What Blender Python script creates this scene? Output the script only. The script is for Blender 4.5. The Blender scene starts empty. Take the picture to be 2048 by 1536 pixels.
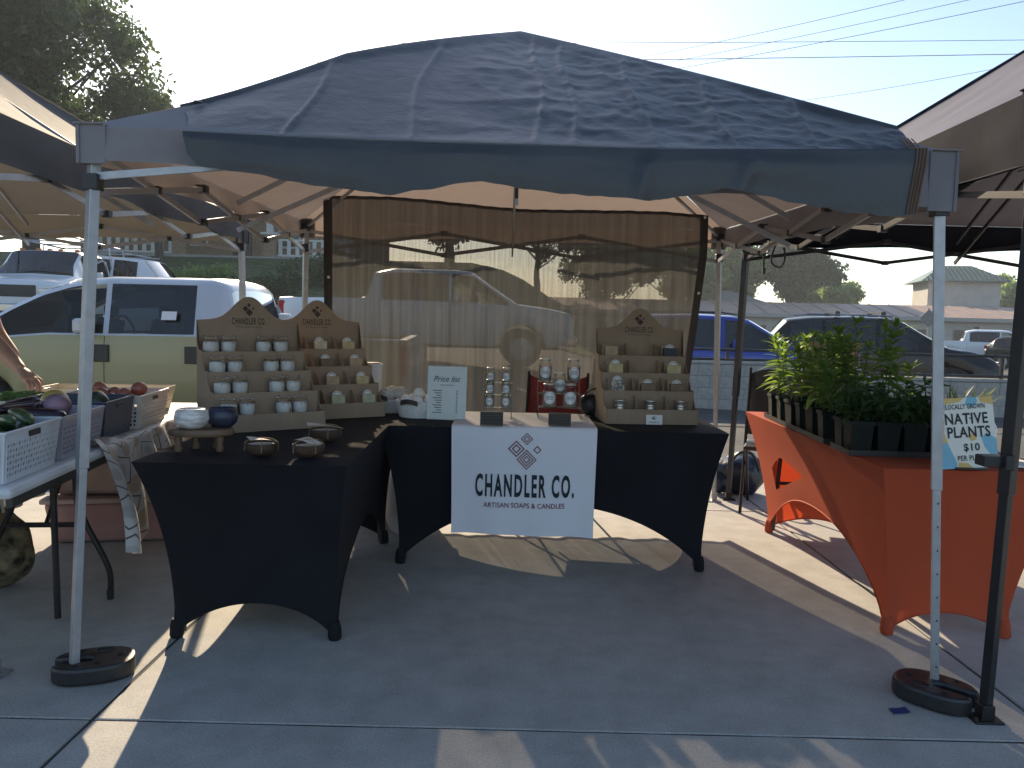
import bpy, bmesh, math, random
import numpy as np
from mathutils import Vector, Matrix, noise as mn
random.seed(7); np.random.seed(7)
R = math.radians; PI = math.pi
scene = bpy.context.scene; COL = scene.collection

# ------------------------------------------------------------------ camera
EYE = Vector((0, 0, 1.29)); FPX = 1600.0; PITCH = R(-4.6); ROLL = R(1.4)
cam_d = bpy.data.cameras.new('camera'); cam = bpy.data.objects.new('camera', cam_d); COL.objects.link(cam)
cam_d.sensor_width = 36; cam_d.lens = FPX / 2048 * 36; cam_d.clip_start = 0.05; cam_d.clip_end = 3000
cam.matrix_world = Matrix.Translation(EYE) @ Matrix.Rotation(R(90) + PITCH, 4, 'X') @ Matrix.Rotation(ROLL, 4, 'Z')
scene.camera = cam
# ------------------------------------------------------------------ sky, sun, exposure
SUN_AZ = R(-14.8); SUN_EL = R(24)
world = bpy.data.worlds.new('World'); scene.world = world; world.use_nodes = True
wn = world.node_tree.nodes; wl = world.node_tree.links
sky = wn.new('ShaderNodeTexSky'); sky.sky_type = 'NISHITA'; sky.sun_disc = False
sky.sun_elevation = SUN_EL; sky.sun_rotation = SUN_AZ
sky.air_density = 1.0; sky.dust_density = 0.6; sky.ozone_density = 1.3; sky.altitude = 100
bg = wn['Background']; bg.inputs[1].default_value = 0.113
wl.new(sky.outputs[0], bg.inputs[0])
sd = bpy.data.lights.new('sun', 'SUN'); sd.energy = 5.0; sd.angle = R(0.53); sd.color = (1.0, 0.82, 0.58)
sun = bpy.data.objects.new('sun', sd); COL.objects.link(sun)
SV = Vector((math.sin(SUN_AZ) * math.cos(SUN_EL), math.cos(SUN_AZ) * math.cos(SUN_EL), math.sin(SUN_EL)))
sun.rotation_euler = SV.to_track_quat('Z', 'Y').to_euler()
vs = scene.view_settings; vs.view_transform = 'Standard'; vs.look = 'None'; vs.gamma = 1; vs.use_curve_mapping = False
vs.exposure = 0.95
scene.cycles.use_denoising = True; scene.cycles.max_bounces = 8; scene.cycles.transparent_max_bounces = 16
scene.cycles.caustics_reflective = False; scene.cycles.caustics_refractive = False
scene.cycles.sample_clamp_indirect = 6.0

# ------------------------------------------------------------------ helpers: picture point -> place
_fw = Vector((0, math.cos(PITCH), math.sin(PITCH))); _u0 = Vector((0, -math.sin(PITCH), math.cos(PITCH))); _r0 = Vector((1, 0, 0))
_rt = _r0 * math.cos(ROLL) + _u0 * math.sin(ROLL); _up = -_r0 * math.sin(ROLL) + _u0 * math.cos(ROLL)
def ray(u, v): return _fw + _rt * ((u - 1024) / FPX) - _up * ((v - 768) / FPX)
def atZ(u, v, z=0.0):
    d = ray(u, v); return EYE + d * ((z - EYE.z) / d.z)
def atY(u, v, y):
    d = ray(u, v); return EYE + d * (y / d.y)

# ------------------------------------------------------------------ helpers: materials
def _new(name):
    m = bpy.data.materials.new(name); m.use_nodes = True
    return m, m.node_tree.nodes, m.node_tree.links, m.node_tree.nodes['Principled BSDF']
def _ramp(n, c1, c2, p1=0.35, p2=0.65):
    r = n.new('ShaderNodeValToRGB'); r.color_ramp.elements[0].position = p1; r.color_ramp.elements[1].position = p2
    r.color_ramp.elements[0].color = (*c1, 1); r.color_ramp.elements[1].color = (*c2, 1); return r
def _noise(n, l, scale, detail=4, rough=0.55, stretch=None, coord='Object'):
    tc = n.new('ShaderNodeTexCoord'); t = n.new('ShaderNodeTexNoise'); t.inputs['Scale'].default_value = scale
    t.inputs['Detail'].default_value = detail; t.inputs['Roughness'].default_value = rough
    if stretch:
        mp = n.new('ShaderNodeMapping'); mp.inputs['Scale'].default_value = stretch
        l.new(tc.outputs[coord], mp.inputs[0]); l.new(mp.outputs[0], t.inputs['Vector'])
    else: l.new(tc.outputs[coord], t.inputs['Vector'])
    return t
def M(name, col, rough=0.6, metal=0.0, var=0.15, scale=12, bump=0.0, bscale=60, bdist=0.002, spec=0.5, coat=0.0, stretch=None, detail=4):
    m, n, l, b = _new(name)
    b.inputs['Roughness'].default_value = rough; b.inputs['Metallic'].default_value = metal
    b.inputs['Specular IOR Level'].default_value = spec; b.inputs['Coat Weight'].default_value = coat
    t = _noise(n, l, scale, detail, stretch=stretch)
    lo = tuple(max(0, c * (1 - var)) for c in col); hi = tuple(min(1, c * (1 + var)) for c in col)
    r = _ramp(n, lo, hi); l.new(t.outputs[0], r.inputs[0]); l.new(r.outputs[0], b.inputs['Base Color'])
    if bump:
        t2 = _noise(n, l, bscale, 3, stretch=stretch); bp = n.new('ShaderNodeBump'); bp.inputs['Strength'].default_value = bump
        bp.inputs['Distance'].default_value = bdist; l.new(t2.outputs[0], bp.inputs['Height']); l.new(bp.outputs[0], b.inputs['Normal'])
    return m
def add_trans(m, col, fac):
    """thin cloth or leaf: part of the light comes through"""
    n = m.node_tree.nodes; l = m.node_tree.links; b = n['Principled BSDF']; o = n['Material Output']
    t = n.new('ShaderNodeBsdfTranslucent'); t.inputs[0].default_value = (*col, 1)
    mx = n.new('ShaderNodeMixShader'); mx.inputs[0].default_value = fac
    l.new(b.outputs[0], mx.inputs[1]); l.new(t.outputs[0], mx.inputs[2]); l.new(mx.outputs[0], o.inputs[0]); return m
def glass(name, tint=(0.9, 0.95, 0.95), refl=1.0, rough=0.02):
    m, n, l, b = _new(name); o = n['Material Output']
    tr = n.new('ShaderNodeBsdfTransparent'); tr.inputs[0].default_value = (*tint, 1)
    gl = n.new('ShaderNodeBsdfGlossy'); gl.inputs['Roughness'].default_value = rough
    fr = n.new('ShaderNodeFresnel'); fr.inputs[0].default_value = 1.45
    mul = n.new('ShaderNodeMath'); mul.operation = 'MULTIPLY'; mul.inputs[1].default_value = refl; l.new(fr.outputs[0], mul.inputs[0])
    mx = n.new('ShaderNodeMixShader'); l.new(mul.outputs[0], mx.inputs[0]); l.new(tr.outputs[0], mx.inputs[1]); l.new(gl.outputs[0], mx.inputs[2])
    l.new(mx.outputs[0], o.inputs[0]); return m
def leaf_mat(name, c1, c2, tcol, fac=0.4, rough=0.45):
    m, n, l, b = _new(name); g = n.new('ShaderNodeNewGeometry'); r = _ramp(n, c1, c2, 0.0, 1.0)
    l.new(g.outputs['Random Per Island'], r.inputs[0]); l.new(r.outputs[0], b.inputs['Base Color']); b.inputs['Roughness'].default_value = rough
    return add_trans(m, tcol, fac)

# ------------------------------------------------------------------ helpers: meshes
class MB:
    def __init__(s): s.v = []; s.f = []
    def add(s, vs, fs):
        o = len(s.v); s.v += [tuple(p) for p in vs]; s.f += [tuple(i + o for i in f) for f in fs]; return s
    def box(s, c, d, rot=None, taper=1.0):
        x, y, z = d[0] / 2, d[1] / 2, d[2] / 2
        P = [Vector((sx * x * (taper if sz > 0 else 1), sy * y * (taper if sz > 0 else 1), sz * z)) for sz in (-1, 1) for sy in (-1, 1) for sx in (-1, 1)]
        if rot is not None: P = [rot @ p for p in P]
        c = Vector(c); return s.add([p + c for p in P], [(0, 2, 3, 1), (4, 5, 7, 6), (0, 1, 5, 4), (2, 6, 7, 3), (0, 4, 6, 2), (1, 3, 7, 5)])
    def bar(s, a, b, w, h=None, up=(0, 0, 1)):
        a, b = Vector(a), Vector(b); d = b - a; L = d.length
        if L < 1e-6: return s
        zq = d.to_track_quat('X', 'Z').to_matrix(); return s.box((a + b) / 2, (L, w, h or w), zq)
    def tube(s, path, r, n=8, cap=True, closed=False):
        path = [Vector(p) for p in path]; k = len(path); rs = r if isinstance(r, (list, tuple)) else [r] * k
        ref = Vector((0, 0, 1)); V = []
        for i, p in enumerate(path):
            if closed: t = path[(i + 1) % k] - path[i - 1]
            else: t = path[min(i + 1, k - 1)] - path[max(i - 1, 0)]
            t = t.normalized() if t.length > 1e-9 else Vector((0, 0, 1))
            if abs(t.dot(ref)) > 0.95: ref = Vector((1, 0, 0)) if abs(t.x) < 0.9 else Vector((0, 1, 0))
            a = t.cross(ref).normalized(); b = a.cross(t); ref = b
            V += [p + a * math.cos(2 * PI * j / n) * rs[i] + b * math.sin(2 * PI * j / n) * rs[i] for j in range(n)]
        F = [(i * n + j, i * n + (j + 1) % n, ((i + 1) % k) * n + (j + 1) % n, ((i + 1) % k) * n + j) for i in range(k if closed else k - 1) for j in range(n)]
        if cap and not closed: F += [tuple(range(n - 1, -1, -1)), tuple((k - 1) * n + j for j in range(n))]
        return s.add(V, F)
    def lathe(s, prof, c=(0, 0, 0), n=20, sx=1, sy=1, cap=True):
        c = Vector(c); k = len(prof)
        V = [c + Vector((r * math.cos(2 * PI * j / n) * sx, r * math.sin(2 * PI * j / n) * sy, z)) for r, z in prof for j in range(n)]
        F = [(i * n + j, i * n + (j + 1) % n, (i + 1) * n + (j + 1) % n, (i + 1) * n + j) for i in range(k - 1) for j in range(n)]
        if cap:
            if prof[0][0] > 1e-5: F.append(tuple(range(n - 1, -1, -1)))
            if prof[-1][0] > 1e-5: F.append(tuple((k - 1) * n + j for j in range(n)))
        return s.add(V, F)
    def prism(s, poly, ext, frame=None):
        """poly: 2-D outline in local x,z; extruded along local y by ext (a,b)"""
        k = len(poly); V = [Vector((x, ext[0], z)) for x, z in poly] + [Vector((x, ext[1], z)) for x, z in poly]
        if frame is not None: V = [frame @ p for p in V]
        F = [tuple(range(k)), tuple(range(2 * k - 1, k - 1, -1))] + [(i, i + k, (i + 1) % k + k, (i + 1) % k) for i in range(k)]
        return s.add(V, F)
    def grid(s, fn, nu, nv, keep=None):
        V = [fn(i / nu, j / nv) for j in range(nv + 1) for i in range(nu + 1)]
        F = [(j * (nu + 1) + i, j * (nu + 1) + i + 1, (j + 1) * (nu + 1) + i + 1, (j + 1) * (nu + 1) + i) for j in range(nv) for i in range(nu)
             if keep is None or keep((i + .5) / nu, (j + .5) / nv)]
        return s.add(V, F)
    def sphere(s, c, r, n=14, m=9, sx=1, sy=1, sz=1, rot=None, fn=None):
        V = []; c = Vector(c)
        for i in range(m + 1):
            th = PI * i / m
            for j in range(n):
                ph = 2 * PI * j / n; p = Vector((math.sin(th) * math.cos(ph) * sx, math.sin(th) * math.sin(ph) * sy, math.cos(th) * sz)) * r
                if fn: p = fn(p)
                if rot is not None: p = rot @ p
                V.append(c + p)
        return s.add(V, [(i * n + j, (i + 1) * n + j, (i + 1) * n + (j + 1) % n, i * n + (j + 1) % n) for i in range(m) for j in range(n)])
    def mesh(s, name, mat, smooth=None, weld=False):
        me = bpy.data.meshes.new(name); me.from_pydata(s.v, [], s.f)
        bm = bmesh.new(); bm.from_mesh(me)
        if weld: bmesh.ops.remove_doubles(bm, verts=bm.verts, dist=1e-5)
        bmesh.ops.recalc_face_normals(bm, faces=bm.faces); bm.to_mesh(me); bm.free()
        if mat: me.materials.append(mat)
        if smooth is not None:
            me.polygons.foreach_set('use_smooth', [True] * len(me.polygons)); me.set_sharp_from_angle(angle=R(smooth))
        return me
    def build(s, name, mat, parent=None, smooth=None, bevel=0.0, weld=False, loc=None):
        o = bpy.data.objects.new(name, s.mesh(name, mat, smooth, weld)); COL.objects.link(o)
        if parent is not None: o.parent = parent
        if loc is not None: o.location = loc
        if bevel:
            bv = o.modifiers.new('bevel', 'BEVEL'); bv.width = bevel; bv.segments = 2; bv.limit_method = 'ANGLE'; bv.angle_limit = R(40)
        return o
def link_mesh(name, me, parent=None, mw=None):
    o = bpy.data.objects.new(name, me); COL.objects.link(o); o.parent = parent
    if mw is not None: o.matrix_local = mw
    return o
def tag(o, label=None, cat=None, group=None, kind=None):
    if label: o['label'] = label
    if cat: o['category'] = cat
    if group: o['group'] = group
    if kind: o['kind'] = kind
    return o
def thing(name, label, cat, loc=(0, 0, 0), rz=0.0, group=None):
    o = bpy.data.objects.new(name, None); COL.objects.link(o); o.empty_display_size = 0.1
    o.location = loc; o.rotation_euler = (0, 0, rz); return tag(o, label, cat, group)
def dup(o, parent=None):
    c = o.copy(); COL.objects.link(c); c.parent = parent
    for ch in o.children: dup(ch, c)
    return c
def lerp(a, b, t): return a + (b - a) * t
def sstep(a, b, x):
    t = max(0.0, min(1.0, (x - a) / (b - a))); return t * t * (3 - 2 * t)
def interp(pts, x):
    return float(np.interp(x, [p[0] for p in pts], [p[1] for p in pts]))
def text_mesh(body, width, height=None, offset=0.0, shear=0.0, spacing=1.0, line=1.0, align='CENTER'):
    """flat lettering in local x,z centred on the origin, as mesh data"""
    cu = bpy.data.curves.new('lettering', 'FONT'); cu.body = body; cu.align_x = align; cu.align_y = 'CENTER'
    cu.offset = offset; cu.shear = shear; cu.space_character = spacing; cu.space_line = line; cu.resolution_u = 3
    o = bpy.data.objects.new('lettering', cu); COL.objects.link(o); bpy.context.view_layer.update()
    dg = bpy.context.evaluated_depsgraph_get(); me = bpy.data.meshes.new_from_object(o.evaluated_get(dg))
    bpy.data.objects.remove(o); bpy.data.curves.remove(cu)
    n = len(me.vertices); co = np.empty(n * 3); me.vertices.foreach_get('co', co); co = co.reshape(-1, 3)
    mn_, mx_ = co.min(0), co.max(0); sx = width / (mx_[0] - mn_[0]); sz = sx if height is None else height / (mx_[1] - mn_[1])
    out = np.zeros_like(co); out[:, 0] = (co[:, 0] - (mn_[0] + mx_[0]) / 2) * sx; out[:, 2] = (co[:, 1] - (mn_[1] + mx_[1]) / 2) * sz
    me.vertices.foreach_set('co', out.ravel()); me.update(); return me
def text_part(name, me, mat, parent, mw):
    me.materials.clear(); me.materials.append(mat); return link_mesh(name, me, parent, mw)
def leaf_cloud(name, centers, radii, n, size, mat, parent=None, squash=0.8, shell=0.5, seed=1, aspect=0.55, kind=None):
    """many small leaf faces gathered in clumps"""
    rg = np.random.RandomState(seed); C = np.array(centers); r = np.array(radii); w = r ** 2 / np.sum(r ** 2)
    idx = rg.choice(len(C), n, p=w); d = rg.normal(size=(n, 3)); d /= np.linalg.norm(d, axis=1)[:, None]
    rad = (shell + (1 - shell) * rg.rand(n)) ** 1.0 * (0.75 + 0.35 * rg.rand(n))
    p = C[idx] + d * (r[idx] * rad)[:, None] * np.array([1, 1, squash])
    a = rg.normal(size=(n, 3)); a /= np.linalg.norm(a, axis=1)[:, None]; b = np.cross(a, rg.normal(size=(n, 3))); b /= np.linalg.norm(b, axis=1)[:, None]
    s = size * (0.6 + 0.8 * rg.rand(n))[:, None]; a = a * s; b = b * s * aspect
    V = np.stack([p - a, p + b * .9, p + a, p - b * .9], 1).reshape(-1, 3)
    me = bpy.data.meshes.new(name); me.vertices.add(4 * n); me.vertices.foreach_set('co', V.ravel().astype(np.float32))
    me.loops.add(4 * n); me.loops.foreach_set('vertex_index', np.arange(4 * n, dtype=np.int32))
    me.polygons.add(n); me.polygons.foreach_set('loop_start', np.arange(0, 4 * n, 4, dtype=np.int32)); me.polygons.foreach_set('loop_total', np.full(n, 4, dtype=np.int32))
    me.update(calc_edges=True); me.materials.append(mat); o = link_mesh(name, me, parent)
    if kind: o['kind'] = kind
    return o

# ================================================================== materials
def concrete_mat():
    m, n, l, b = _new('concrete'); b.inputs['Roughness'].default_value = 0.85
    t1 = _noise(n, l, 0.9, 6, 0.6); t2 = _noise(n, l, 140, 2, 0.7); t3 = _noise(n, l, 7, 5, 0.6)
    r1 = _ramp(n, (0.41, 0.395, 0.365), (0.50, 0.48, 0.445), 0.3, 0.7); l.new(t1.outputs[0], r1.inputs[0])
    r2 = _ramp(n, (0.72, 0.72, 0.72), (1.08, 1.08, 1.08), 0.3, 0.7); l.new(t2.outputs[0], r2.inputs[0])
    r3 = _ramp(n, (0.86, 0.86, 0.86), (1.05, 1.05, 1.05), 0.35, 0.65); l.new(t3.outputs[0], r3.inputs[0])
    m1 = n.new('ShaderNodeMixRGB'); m1.blend_type = 'MULTIPLY'; m1.inputs[0].default_value = 1; l.new(r1.outputs[0], m1.inputs[1]); l.new(r2.outputs[0], m1.inputs[2])
    m2 = n.new('ShaderNodeMixRGB'); m2.blend_type = 'MULTIPLY'; m2.inputs[0].default_value = 1; l.new(m1.outputs[0], m2.inputs[1]); l.new(r3.outputs[0], m2.inputs[2])
    l.new(m2.outputs[0], b.inputs['Base Color'])
    bp = n.new('ShaderNodeBump'); bp.inputs['Strength'].default_value = 0.35; bp.inputs['Distance'].default_value = 0.002
    l.new(t2.outputs[0], bp.inputs['Height']); l.new(bp.outputs[0], b.inputs['Normal']); return m
CONC = concrete_mat()
JOINT = M('joint_dirt', (0.06, 0.055, 0.05), 0.95)
ASPH = M('asphalt', (0.065, 0.064, 0.062), 0.9, var=0.25, scale=3, bump=0.4, bscale=180, bdist=0.004)
GRASS = M('grass', (0.07, 0.095, 0.03), 0.9, var=0.5, scale=2.5, bump=0.6, bscale=40, bdist=0.05)
BLOCK = M('concrete_block', (0.36, 0.345, 0.32), 0.9, var=0.12, scale=14, bump=0.4, bscale=90, bdist=0.003)
STEEL = M('galvanised_steel', (0.42, 0.43, 0.45), 0.42, 0.55, var=0.08, scale=25)
GREYPAINT = M('grey_powder_coat', (0.30, 0.31, 0.33), 0.45, 0.3, var=0.06)
BLACKM = M('black_metal', (0.018, 0.018, 0.02), 0.4, 0.2, var=0.2)
BLACKP = M('black_plastic', (0.022, 0.022, 0.024), 0.42, var=0.2, scale=40, bump=0.15, bscale=300)
WHITEP = M('white_plastic', (0.74, 0.74, 0.73), 0.4, var=0.04)
WHITEPAINT = M('white_paint', (0.72, 0.71, 0.68), 0.6, var=0.06)
CARD = M('kraft_cardboard', (0.33, 0.24, 0.165), 0.85, var=0.07, scale=18, bump=0.15, bscale=120, stretch=(1, 1, 0.15))
CARDEDGE = M('cardboard_edge', (0.50, 0.37, 0.25), 0.9)
INK = M('black_ink', (0.02, 0.02, 0.022), 0.7, var=0.05)
KRAFTINK = M('dark_brown_ink', (0.06, 0.043, 0.035), 0.8, var=0.05)
PAPER = M('white_paper', (0.80, 0.80, 0.79), 0.7, var=0.02)
RUBBER = M('tyre_rubber', (0.02, 0.02, 0.02), 0.85)

# ================================================================== the ground
def ground_z(x, y):
    left = interp([(11, -0.2), (16, 0.30), (20, 0.68), (25, 1.0), (44, 4.3), (60, 5.2), (150, 7), (1500, 9)], y)
    right = interp([(14, -0.2), (18, -0.22), (40, -0.5), (75, -0.85), (150, -1.0), (1500, -1.0)], y)
    return lerp(left, right, sstep(-2.5, 5.0 + max(0, y - 20) * 0.12, x))
def sheet(name, mat, xs, ys, dz=0.0, kind='structure'):
    V = [(x, y, ground_z(x, y) + dz) for y in ys for x in xs]; nx = len(xs)
    F = [(j * nx + i, j * nx + i + 1, (j + 1) * nx + i + 1, (j + 1) * nx + i) for j in range(len(ys) - 1) for i in range(nx - 1)]
    return tag(MB().add(V, F).build(name, mat, smooth=60), kind=kind)
def spread(a, b, n, p=1.0): return [a + (b - a) * (i / n) ** p for i in range(n + 1)]
gx = [-1500, -600, -250, -120] + spread(-70, 70, 90) + [120, 250, 600, 1500]
sheet('ground', ASPH, gx, [-1500, -300, -60, -20, 0, 6] + spread(9, 80, 70) + [100, 150, 300, 700, 1500])
sheet('grass_bank', GRASS, spread(-90, 14, 70), spread(25.2, 130, 60, 1.4), 0.03)
sheet('far_lawn', GRASS, spread(10, 300, 40), spread(86, 700, 30, 1.5), 0.04)

# concrete plaza: separate slabs with open joints
plaza = tag(MB().box((-0.3, -1.2, -0.102), (27.9, 16.5, 0.195)).build('plaza', JOINT), kind='structure')
sxs = [-13.7 + 3.1 * i for i in range(10)]
sxs = [x for x in (-13.7, -10.6, -7.5, -4.4, -1.3, 1.78, 4.86, 7.94, 11.0, 13.7)]
sys_ = [-9.5, -6.72, -3.67, -0.62, 2.43, 5.48, 7.1]
for j in range(len(sys_) - 1):
    for i in range(len(sxs) - 1):
        x0, x1, y0, y1 = sxs[i] + .006, sxs[i + 1] - .006, sys_[j] + .006, sys_[j + 1] - .006
        mb = MB(); n_ = 24
        def edge(a, b, off):   # slightly ragged tooled edge
            return [(a[0] + (b[0] - a[0]) * k / n_ + off[0] * .0035 * mn.noise((a[0] * 3 + k * .9, a[1] * 7, b[1])), a[1] + (b[1] - a[1]) * k / n_ + off[1] * .0035 * mn.noise((a[1] * 3 + k * .9, a[0] * 5, b[0]))) for k in range(n_)]
        ring = edge((x0, y0), (x1, y0), (0, 1)) + edge((x1, y0), (x1, y1), (1, 0)) + edge((x1, y1), (x0, y1), (0, 1)) + edge((x0, y1), (x0, y0), (1, 0))
        cx, cy = (x0 + x1) / 2, (y0 + y1) / 2; k = len(ring)
        def shr(p, d): return (p[0] + (d if p[0] < cx - .5 * (x1 - x0) + .02 else -d if p[0] > cx + .5 * (x1 - x0) - .02 else 0), p[1] + (d if p[1] < cy - .5 * (y1 - y0) + .02 else -d if p[1] > cy + .5 * (y1 - y0) - .02 else 0))
        V = [(p[0], p[1], -.045) for p in ring] + [(p[0], p[1], -.0035) for p in ring] + [(*shr(p, .0025), 0) for p in ring]
        F = [(a, (a + 1) % k, (a + 1) % k + k, a + k) for a in range(k)] + [(a + k, (a + 1) % k + k, (a + 1) % k + 2 * k, a + 2 * k) for a in range(k)] + [tuple(range(2 * k, 3 * k))]
        mb.add(V, F).build('concrete_slab', CONC, plaza)

# ================================================================== canopies
def cloth_mat(name, col, tcol, fac, rough=0.75, bump=0.25):
    m = M(name, col, rough, var=0.08, scale=4, bump=bump, bscale=14, bdist=0.01, spec=0.12); return add_trans(m, tcol, fac)
GREYCLOTH = cloth_mat('grey_canopy_cloth', (0.36, 0.35, 0.365), (0.25, 0.19, 0.155), 0.38)
GREYCLOTH2 = cloth_mat('taupe_canopy_cloth', (0.125, 0.12, 0.12), (0.10, 0.09, 0.075), 0.26)
NAVYCLOTH = cloth_mat('navy_canopy_cloth', (0.15, 0.145, 0.18), (0.035, 0.03, 0.03), 0.15, 0.6)
NAVYTRIM = M('navy_trim', (0.014, 0.015, 0.024), 0.9, spec=0.08)
def canopy(name, label, feet, tops, peak, eave, val, cloth, frame, trim=None, nX=3, splitleg=True, sag=0.10, sides='FRBL', legw=0.034):
    """feet/tops: FL, FR, BR, BL points; eave/val: top and bottom z of the valance at each corner"""
    cx = sum(p[0] for p in tops) / 4; cy = sum(p[1] for p in tops) / 4
    t = thing(name, label, 'canopy', (cx, cy, 0)); O = Vector((cx, cy, 0)); L = lambda p: Vector(p) - O
    F = [L(p) for p in feet]; T = [L(p) for p in tops]; P = L(peak)
    for i in range(4):
        d = T[i] - F[i]; mb = MB(); mb.bar(F[i] + d * 0.0, F[i] + d * .52, legw * .78); lo = mb.build('leg', frame, t, bevel=.002)
        MB().bar(F[i] + d * .40, F[i] + d * 1.0, legw).build('outer_tube', frame, lo, bevel=.002)
        MB().box(F[i] + Vector((0, 0, .004)), (.095, .075, .008)).box(F[i] + Vector((0, 0, .03)), (legw * 1.1, legw * 1.1, .05)).build('foot_plate', frame, lo, bevel=.002)
        MB().box(F[i] + d * .925, (.05, .05, .055)).build('leg_slider', BLACKP, lo, bevel=.004); MB().box(F[i] + d * 1.0, (.052, .052, .05)).build('leg_bracket', BLACKP, lo, bevel=.004)
        mb = MB()
        for q in range(8): mb.box(F[i] + d * (.06 + .045 * q) + Vector((0, -legw * .40, 0)), (.007, .002, .007))
        tag(mb.build('peg_holes', BLACKP, lo), kind='stuff')
    for i in range(4):      # scissor trusses
        a, b = i, (i + 1) % 4; zt = T[a].z - .02, T[b].z - .02; mb = MB(); drop = .15 if i else .10
        for k in range(nX):
            f0, f1 = k / nX, (k + 1) / nX; hp = lambda f: lerp(zt[0], zt[1], f)
            A = T[a].lerp(T[b], f0); B = T[a].lerp(T[b], f1); inn = (Vector((0, 0, 0)) - (A + B) / 2).normalized() * .012
            up, dn = (lambda f: hp(f)), (lambda f: hp(f) - drop)
            MB().bar((A.x + inn.x, A.y + inn.y, up(f0)), (B.x + inn.x, B.y + inn.y, dn(f1)), .012, .024).build('truss_bar', frame, t)
            MB().bar((A.x - inn.x, A.y - inn.y, dn(f0)), (B.x - inn.x, B.y - inn.y, up(f1)), .012, .024).build('truss_bar', frame, t)
            m = (A + B) / 2; MB().box((m.x, m.y, hp((f0 + f1) / 2) - drop / 2), (.03, .03, .03)).build('truss_joint', BLACKP, t)
            if k: MB().box((A.x, A.y, up(f0)), (.045, .045, .035)).build('truss_joint', BLACKP, t); MB().box((A.x, A.y, dn(f0)), (.035, .035, .03)).build('truss_joint', BLACKP, t)
    for i in range(4):      # centre truss
        m = (T[i] + T[(i + 1) % 4]) / 2
        for w in (1, -1):
            c = P * 1.0; c.z = P.z - .12 - (.22 if w < 0 else 0)
            MB().bar((m.x, m.y, m.z - (.02 if w > 0 else .16)), (lerp(m.x, P.x, .97), lerp(m.y, P.y, .97), c.z), .012, .024).build('centre_truss_bar', frame, t)
        MB().bar((T[i].x, T[i].y, T[i].z), (lerp(T[i].x, P.x, .98), lerp(T[i].y, P.y, .98), P.z - .06), .016, .016).build('hip_bar', frame, t)
    MB().bar((P.x, P.y, P.z - .42), (P.x, P.y, P.z - .02), .03).build('centre_post', frame, t)
    # roof cloth and valance
    E = [Vector((T[i].x, T[i].y, eave[i])) for i in range(4)]; E = [e + Vector((e.x, e.y, 0)).normalized() * .035 for e in E]
    roof = None
    for i in range(4):
        a, b = E[i], E[(i + 1) % 4]; nrm = Vector(((a + b).x, (a + b).y, 0)).normalized()
        def fn(u, v):
            p = a.lerp(b, u).lerp(P, v); s_ = math.sin(PI * v) * (1 - .3 * abs(2 * u - 1))
            p.z -= sag * s_ * (1 - v) * 1.3 * (4 * u * (1 - u)) ** .5 + .018 * math.sin(PI * v) * mn.noise((p.x * 2.2, p.y * 2.2, i))
            p.z -= .012 * (4 * u * (1 - u)) * (1 - v); return p
        g = MB().grid(fn, 28, 20).build('roof_panel', cloth, t, smooth=80)
        if chr(ord('0') + i) in sides or sides == 'FRBL':
            va, vb = val[i], val[(i + 1) % 4]
            def fv(u, v):
                p = a.lerp(b, u); z0 = p.z - .012 * 4 * u * (1 - u); z1 = lerp(va, vb, u) + .012 * math.sin(u * 19 + i) * (4 * u * (1 - u))
                w = .010 * math.sin(u * 34 + 2 * i) * v + .012 * mn.noise((u * 9, v * 2, i * 3.1)) * v
                return Vector((p.x, p.y, lerp(z0, z1, v))) + nrm * (w + .004)
            MB().grid(fv, 60, 6).build('valance', trim or cloth, t, smooth=80)
            if trim:
                MB().tube([fv(k / 40, 1.0) for k in range(41)], .006, 5).build('hem', trim, t)
    if trim:
        for i in range(4): MB().tube([E[i].lerp(P, v) - Vector((0, 0, sag * .0)) for v in [k / 12 for k in range(13)]], .014, 6).build('hip_trim', trim, t)
    for i in range(4):      # corner pockets
        d = Vector((E[i].x, E[i].y, 0)).normalized(); c = E[i]; sx = .04 * (1 if c.x > 0 else -1); sy = .04 * (1 if c.y > 0 else -1)
        h = eave[i] - val[i] + .02; mb = MB()
        mb.box((c.x - sx * .7, c.y + sy * .25, val[i] + h / 2 - .012), (.10, .008, h)).box((c.x + sx * .25, c.y - sy * .7, val[i] + h / 2 - .012), (.008, .10, h)).box((c.x - sx*.6, c.y - sy*.6, eave[i] + .004), (.10, .10, .006))
        mb.build('corner_pocket', trim or cloth, t, bevel=.003)
    return t
main_canopy = canopy('pop_up_canopy', 'grey pop-up canopy with pale legs over the black covered tables, in the middle', 
    [(-1.50, 2.69, 0), (1.52, 2.735, 0), (1.50, 5.78, 0), (-1.52, 5.76, 0)],
    [(-1.435, 2.77, 1.86), (1.435, 2.77, 1.84), (1.43, 5.68, 1.90), (-1.47, 5.68, 1.90)], (0.0, 4.22, 2.70),
    [1.905, 1.885, 1.96, 1.95], [1.79, 1.70, 1.83, 1.84], GREYCLOTH, STEEL)
left_canopy = canopy('pop_up_canopy', 'taupe canopy sheltering the vegetable stall on the left', 
    [(-4.95, 2.75, 0), (-1.80, 2.72, 0), (-1.93, 5.78, 0), (-5.0, 5.8, 0)],
    [(-4.95, 2.75, 1.90), (-1.86, 2.74, 1.90), (-1.95, 5.75, 1.90), (-5.0, 5.78, 1.90)], (-3.42, 4.22, 2.92),
    [1.98, 1.98, 1.97, 1.97], [1.80, 1.80, 1.80, 1.80], GREYCLOTH2, STEEL, sag=.13)
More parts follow.
